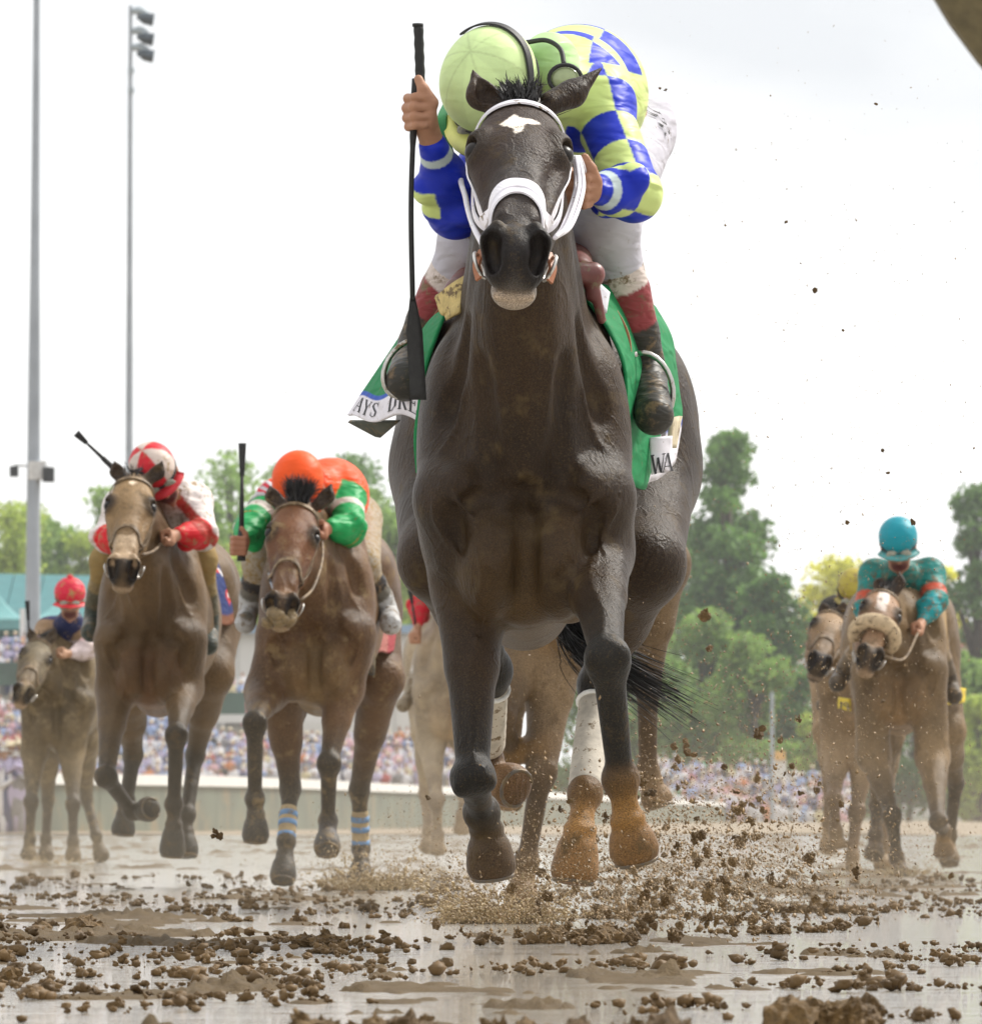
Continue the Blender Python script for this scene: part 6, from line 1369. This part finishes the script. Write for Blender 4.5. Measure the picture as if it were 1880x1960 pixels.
def put(p, r, label, group, name='mud_clod', cat='clod'):
    o = bpy.data.objects.new(name, random.choice(CM)); SC.collection.objects.link(o); o.location = p; o.scale = (r*random.uniform(.8, 1.3), r*random.uniform(.8, 1.2), r*random.uniform(.7, 1.2)); o.rotation_euler = [random.uniform(0, 6.28) for _ in range(3)]
    return tag(o, label, cat, group)
def flying():
    where = {(1065, 1800): 'largest dark mud clod, just above the track below the leader', (1355, 1715): 'dark reddish mud clod in the thick of the spray right of the leader', (1560, 556): 'single mud clod against the sky right of the knee of the lead jockey', (1677, 198): 'mud clod high in the sky near the top right corner', (1505, 424): 'small mud clod in the sky level with the muzzle of the leader', (1614, 632): 'small mud clod in the sky right of the saddle cloth', (420, 1600): 'lone mud clod between the hooves of the tan and bay horses', (1748, 1000): 'mud clod in the sky just above the teal cap', (890, 1420): 'mud clod between the leader and the pale horse', (835, 1770): 'mud clod left of the splash below the leader'}
    LB = lambda x, y: where.get((x, y), 'wet brown mud clod flying through the air beside the hooves of the leader' if y > 1400 else 'small mud clod flying against the pale sky')
    big = [(1065, 1800, 22), (1355, 1715, 16), (1402, 1650, 12), (1330, 1610, 11), (1425, 1598, 10), (1290, 1790, 16), (1405, 1785, 14), (1250, 1770, 15), (1460, 1740, 14), (1560, 1680, 8), (1335, 1650, 12), (1280, 1700, 14), (1440, 1820, 15), (1330, 1830, 18), (1275, 170, 3), (1677, 198, 4.5), (1263, 168, 3.5), (1560, 556, 5.5), (1505, 424, 4), (1614, 632, 4), (1690, 862, 6), (1700, 905, 5), (1748, 1000, 6), (1622, 1000, 5), (1615, 1168, 6), (835, 1770, 13), (420, 1600, 10), (890, 1420, 7)]
    for px, py, r in big:
        Y = random.uniform(16.5, 19.5); put(W(px, py, Y), r*Y/FPX*.75, LB(px, py), 'mud clods in the air')
    for _ in range(250):
        t = abs(random.gauss(0, 1)); px = 1310+random.gauss(0, 165); py = 1790-abs(random.gauss(0, 165)); Y = random.uniform(16.5, 24); r = random.choice((4, 5, 6, 7, 8, 9, 11, 14))
        put(W(px, py, Y), r*Y/FPX*.75, 'wet brown mud clod flying through the air beside the hooves of the leader', 'mud clods in the air')
    # finer spray: one mass of small flat flecks
    P_, R_ = [], []
    def cloud(n, px, sx, py, sy, Y0, Y1, r0, r1, one=True):
        x = rng.normal(px, sx, n); y = py-np.abs(rng.normal(0, sy, n)) if one else rng.normal(py, sy, n); Y = rng.uniform(Y0, Y1, n); m = (y < HY+rng.uniform(.35, 1.0, n)**.7*CAMH*FPX/Y)
        x, y, Y = x[m], y[m], Y[m]; P_.append(np.stack([(x-940)/FPX*Y, Y, CAMH+(HY-y)/FPX*Y], 1)); R_.append(np.exp(rng.uniform(np.log(r0), np.log(r1), len(x)))*Y/FPX)
    cloud(23000, 1310, 175, 1850, 150, 16.5, 22, 1., 7.); cloud(15000, 1360, 220, 1800, 300, 17, 28, .9, 4.2); cloud(7000, 1010, 95, 1835, 75, 16.8, 20, 1., 6.); cloud(2600, 1560, 200, 1500, 600, 17, 30, .8, 3.2); cloud(420, 1530, 230, 800, 420, 17, 26, .9, 2.8, False)
    cloud(5200, 960, 110, 1800, 60, 17.5, 26, .8, 3.6); cloud(2600, 880, 130, 1700, 120, 18, 28, .7, 2.5); cloud(3600, 700, 80, 1708, 45, 30, 33, .7, 2.6); cloud(1300, 480, 260, 1700, 60, 28, 36, .7, 2.4)
    cloud(4200, 1730, 110, 1690, 70, 36, 42, .7, 2.3); cloud(3600, 1700, 140, 1660, 220, 34, 40, .6, 1.6); cloud(1600, 120, 90, 1652, 16, 44, 50, .7, 2.2); cloud(2200, 840, 60, 1690, 90, 26, 44, .7, 2.)
    Pp, Rr = np.concatenate(P_), np.concatenate(R_); n = len(Pp)
    base = np.array([(1, 0, -.4), (-.5, .87, -.4), (-.5, -.87, -.4), (0, 0, .9), (.2, .1, -1.1)]); F = [[0, 1, 3], [1, 2, 3], [2, 0, 3], [1, 0, 4], [2, 1, 4], [0, 2, 4]]
    Q = rng.normal(size=(n, 3, 3)); Q /= np.linalg.norm(Q, axis=2, keepdims=True); Q = (Q*.45+np.eye(3)[None]*.7)*rng.uniform(.55, 1.2, (n, 3, 1)); Q[:, 2] *= rng.choice([1, 1, 1, 1.5], (n, 1)); vv = np.einsum('kj,njl->nkl', base, Q)*Rr[:, None, None]*.8+Pp[:, None]
    fs = (np.array(F)[None]+np.arange(n)[:, None, None]*5).reshape(-1, 3)
    o = mesh_obj('mud_spray', vv.reshape(-1, 3), fs, plain('mud_fleck', (.22, .14, .06), .5, .5, 15, 0), None, False); tag(o, 'fine spray of mud flecks thrown up by the hooves', 'mud spray', None, 'stuff')
flying()
def splash_crowns():
    m = plain('splash_mud', (.36, .26, .13), .35, .3, 30, 0)
    def one(px, py, Y, w, h, n, label):
        """droplets strung along the arcs of a crown of thrown mud"""
        c = W(px, py, Y); c[2] = 0; P_, D_, R_ = [], [], []
        for i in range(n):
            a = random.uniform(0, 6.28); r0 = w*random.uniform(.1, .8); p = c+V(math.cos(a)*r0, math.sin(a)*r0*.8, -.01); v = V(math.cos(a)*random.uniform(.1, 1.), math.sin(a)*.6, random.uniform(.5, 1.5))*h*2.2*random.uniform(.3, 1); r = random.uniform(.0018, .0065)*h/.12
            for j in range(random.randint(3, 9)):
                t = random.uniform(0, 1.); q = p+v*t-V(0, 0, h*1.6*t*t)+rng.normal(size=3)*.006
                if q[2] > -.01: P_.append(q); D_.append(v-V(0, 0, h*3.2*t)); R_.append(r*(1.15-t*.7)*random.uniform(.4, 1.2))
        P_, D_, R_ = map(np.array, (P_, D_, R_)); D_ /= np.linalg.norm(D_, axis=1, keepdims=True)+1e-9; A = np.cross(D_, rng.normal(size=D_.shape)); A /= np.linalg.norm(A, axis=1, keepdims=True); B = np.cross(D_, A); st = rng.uniform(1, 2.4, (len(P_), 1))
        R1 = R_[:, None]; vv = np.stack([P_+D_*R1*st, P_-D_*R1*st, P_+A*R1, P_-A*R1, P_+B*R1, P_-B*R1], 1); F = np.array([[0, 2, 4], [0, 4, 3], [0, 3, 5], [0, 5, 2], [1, 4, 2], [1, 3, 4], [1, 5, 3], [1, 2, 5]])
        fs = (F[None]+np.arange(len(P_))[:, None, None]*6).reshape(-1, 3)
        tag(mesh_obj('mud_splash', vv.reshape(-1, 3), fs, m, None, True), label, 'splash', None, 'stuff')
    one(965, 1760, 21.5, .20, .12, 900, 'crown of muddy water splashing up below the leader'); one(692, 1700, 31.2, .17, .12, 450, 'splash of mud round the right hind hoof of the bay horse'); one(745, 1700, 31.2, .16, .16, 200, 'splash of mud to the right of the bay horse')
    one(1728, 1680, 38.8, .20, .10, 220, 'splash of mud under the horse with the fleece noseband'); one(95, 1648, 48.5, .35, .10, 200, 'low splash of mud under the grey-brown horse')
splash_crowns()
def lying():
    n = 0; rest = []
    while n < 300:                          # clods gather in broken heaps
        Y = 8.0*math.exp(random.random()*1.12); X = random.uniform(-.072, .072)*Y
        if fbm(np.array([X*1.2+4]), np.array([Y*.5]), 3, 77)[0] < .44: continue
        R0 = random.choice((.009, .014, .020, .028, .034))
        for _ in range(random.randint(4, 12)):
            if n >= 300: break
            r = R0*random.uniform(.4, 1.05); o = put((X+random.gauss(0, R0*1.7), Y+random.gauss(0, R0*3), r*.10-.008), r, 'dark lump of wet mud lying on the flooded track', 'lumps of mud lying on the track', 'mud_lump', 'mud lump'); o.scale.z = r*random.uniform(.65, 1.1); o.rotation_euler = (random.uniform(-.3, .3), random.uniform(-.3, .3), random.uniform(0, 6.28)); n += 1
    m = 1800; vv, fs, off = [], [], 0
    src = [(np.array([v.co[:] for v in c.vertices]), np.array([p.vertices[:] for p in c.polygons])) for c in CL]
    for _ in range(m):
        Y = 7.6*math.exp(random.random()*1.6); X = random.uniform(-.08, .08)*Y
        g = fbm(np.array([X*1.5+4]), np.array([Y*.6]), 3, 77)[0]
        if g < .40: continue
        sx = random.choice((.02, .03, .05)); rk = random.choice((.6, .8, 1.1))
        for _ in range(5):
            v, f = random.choice(src); r = rk*random.choice((.002, .003, .004, .005, .007, .010))*random.uniform(.8, 1.3)*(1+Y*.02); a = random.uniform(0, 6.28); R = np.array([[math.cos(a), -math.sin(a), 0], [math.sin(a), math.cos(a), 0], [0, 0, 1]])
            vv.append((v*V(1.1, 1, .9)*r)@R.T+V(X+random.gauss(0, sx), Y+random.gauss(0, sx*1.6), -.009+r*random.uniform(0, .9))); fs.append(f+off); off += len(v)
    vv, fs = np.concatenate(vv), np.concatenate(fs)
    o = mesh_obj('mud_crumbs', vv.reshape(-1, 3), fs, clm2, None, False); tag(o, 'small crumbs of mud scattered over the wet track', 'mud crumbs', None, 'stuff')
lying()
# ------------------------------------------------------------------ air: thin haze over the whole place, brown mist hanging over the churned track
def air():
    m = bpy.data.materials.new('haze_air'); m.use_nodes = True; N = m.node_tree.nodes; L = m.node_tree.links; N.remove(N['Principled BSDF'])
    v = N.new('ShaderNodeVolumePrincipled'); v.inputs['Color'].default_value = (.92, .94, .96, 1); v.inputs['Density'].default_value = .00020; v.inputs['Anisotropy'].default_value = .2; L.new(v.outputs[0], N['Material Output'].inputs['Volume'])
    mb = MB(); mb.box((-160, -40, -1.1), (160, 760, 40)); tag(mb.obj('haze', m), kind='stuff')
    m = bpy.data.materials.new('mist_air'); m.use_nodes = True; N = m.node_tree.nodes; L = m.node_tree.links; N.remove(N['Principled BSDF'])
    v = N.new('ShaderNodeVolumePrincipled'); v.inputs['Color'].default_value = (.86, .74, .56, 1); v.inputs['Anisotropy'].default_value = .1
    g = N.new('ShaderNodeNewGeometry'); sp = N.new('ShaderNodeSeparateXYZ'); L.new(g.outputs['Position'], sp.inputs[0])
    mr = N.new('ShaderNodeMapRange'); L.new(sp.outputs['Z'], mr.inputs[0]); mr.inputs[1].default_value = .0; mr.inputs[2].default_value = .75; mr.inputs[3].default_value = 1; mr.inputs[4].default_value = 0
    n = noise(N, L, .9, 3, g.outputs['Position']); r = ramp(N, L, n.outputs[0], .38, .68)
    a = N.new('ShaderNodeMath'); a.operation = 'MULTIPLY'; L.new(mr.outputs[0], a.inputs[0]); L.new(r.outputs[0], a.inputs[1])
    b = N.new('ShaderNodeMath'); b.operation = 'MULTIPLY'; L.new(a.outputs[0], b.inputs[0]); b.inputs[1].default_value = .022; L.new(b.outputs[0], v.inputs['Density']); L.new(v.outputs[0], N['Material Output'].inputs['Volume'])
    mb = MB(); mb.box((-6, 20.2, -.03), (6, 56, .76)); tag(mb.obj('mist', m), 'brown mist of spray hanging low over the track behind the leader', 'mist', None, 'stuff')
air()
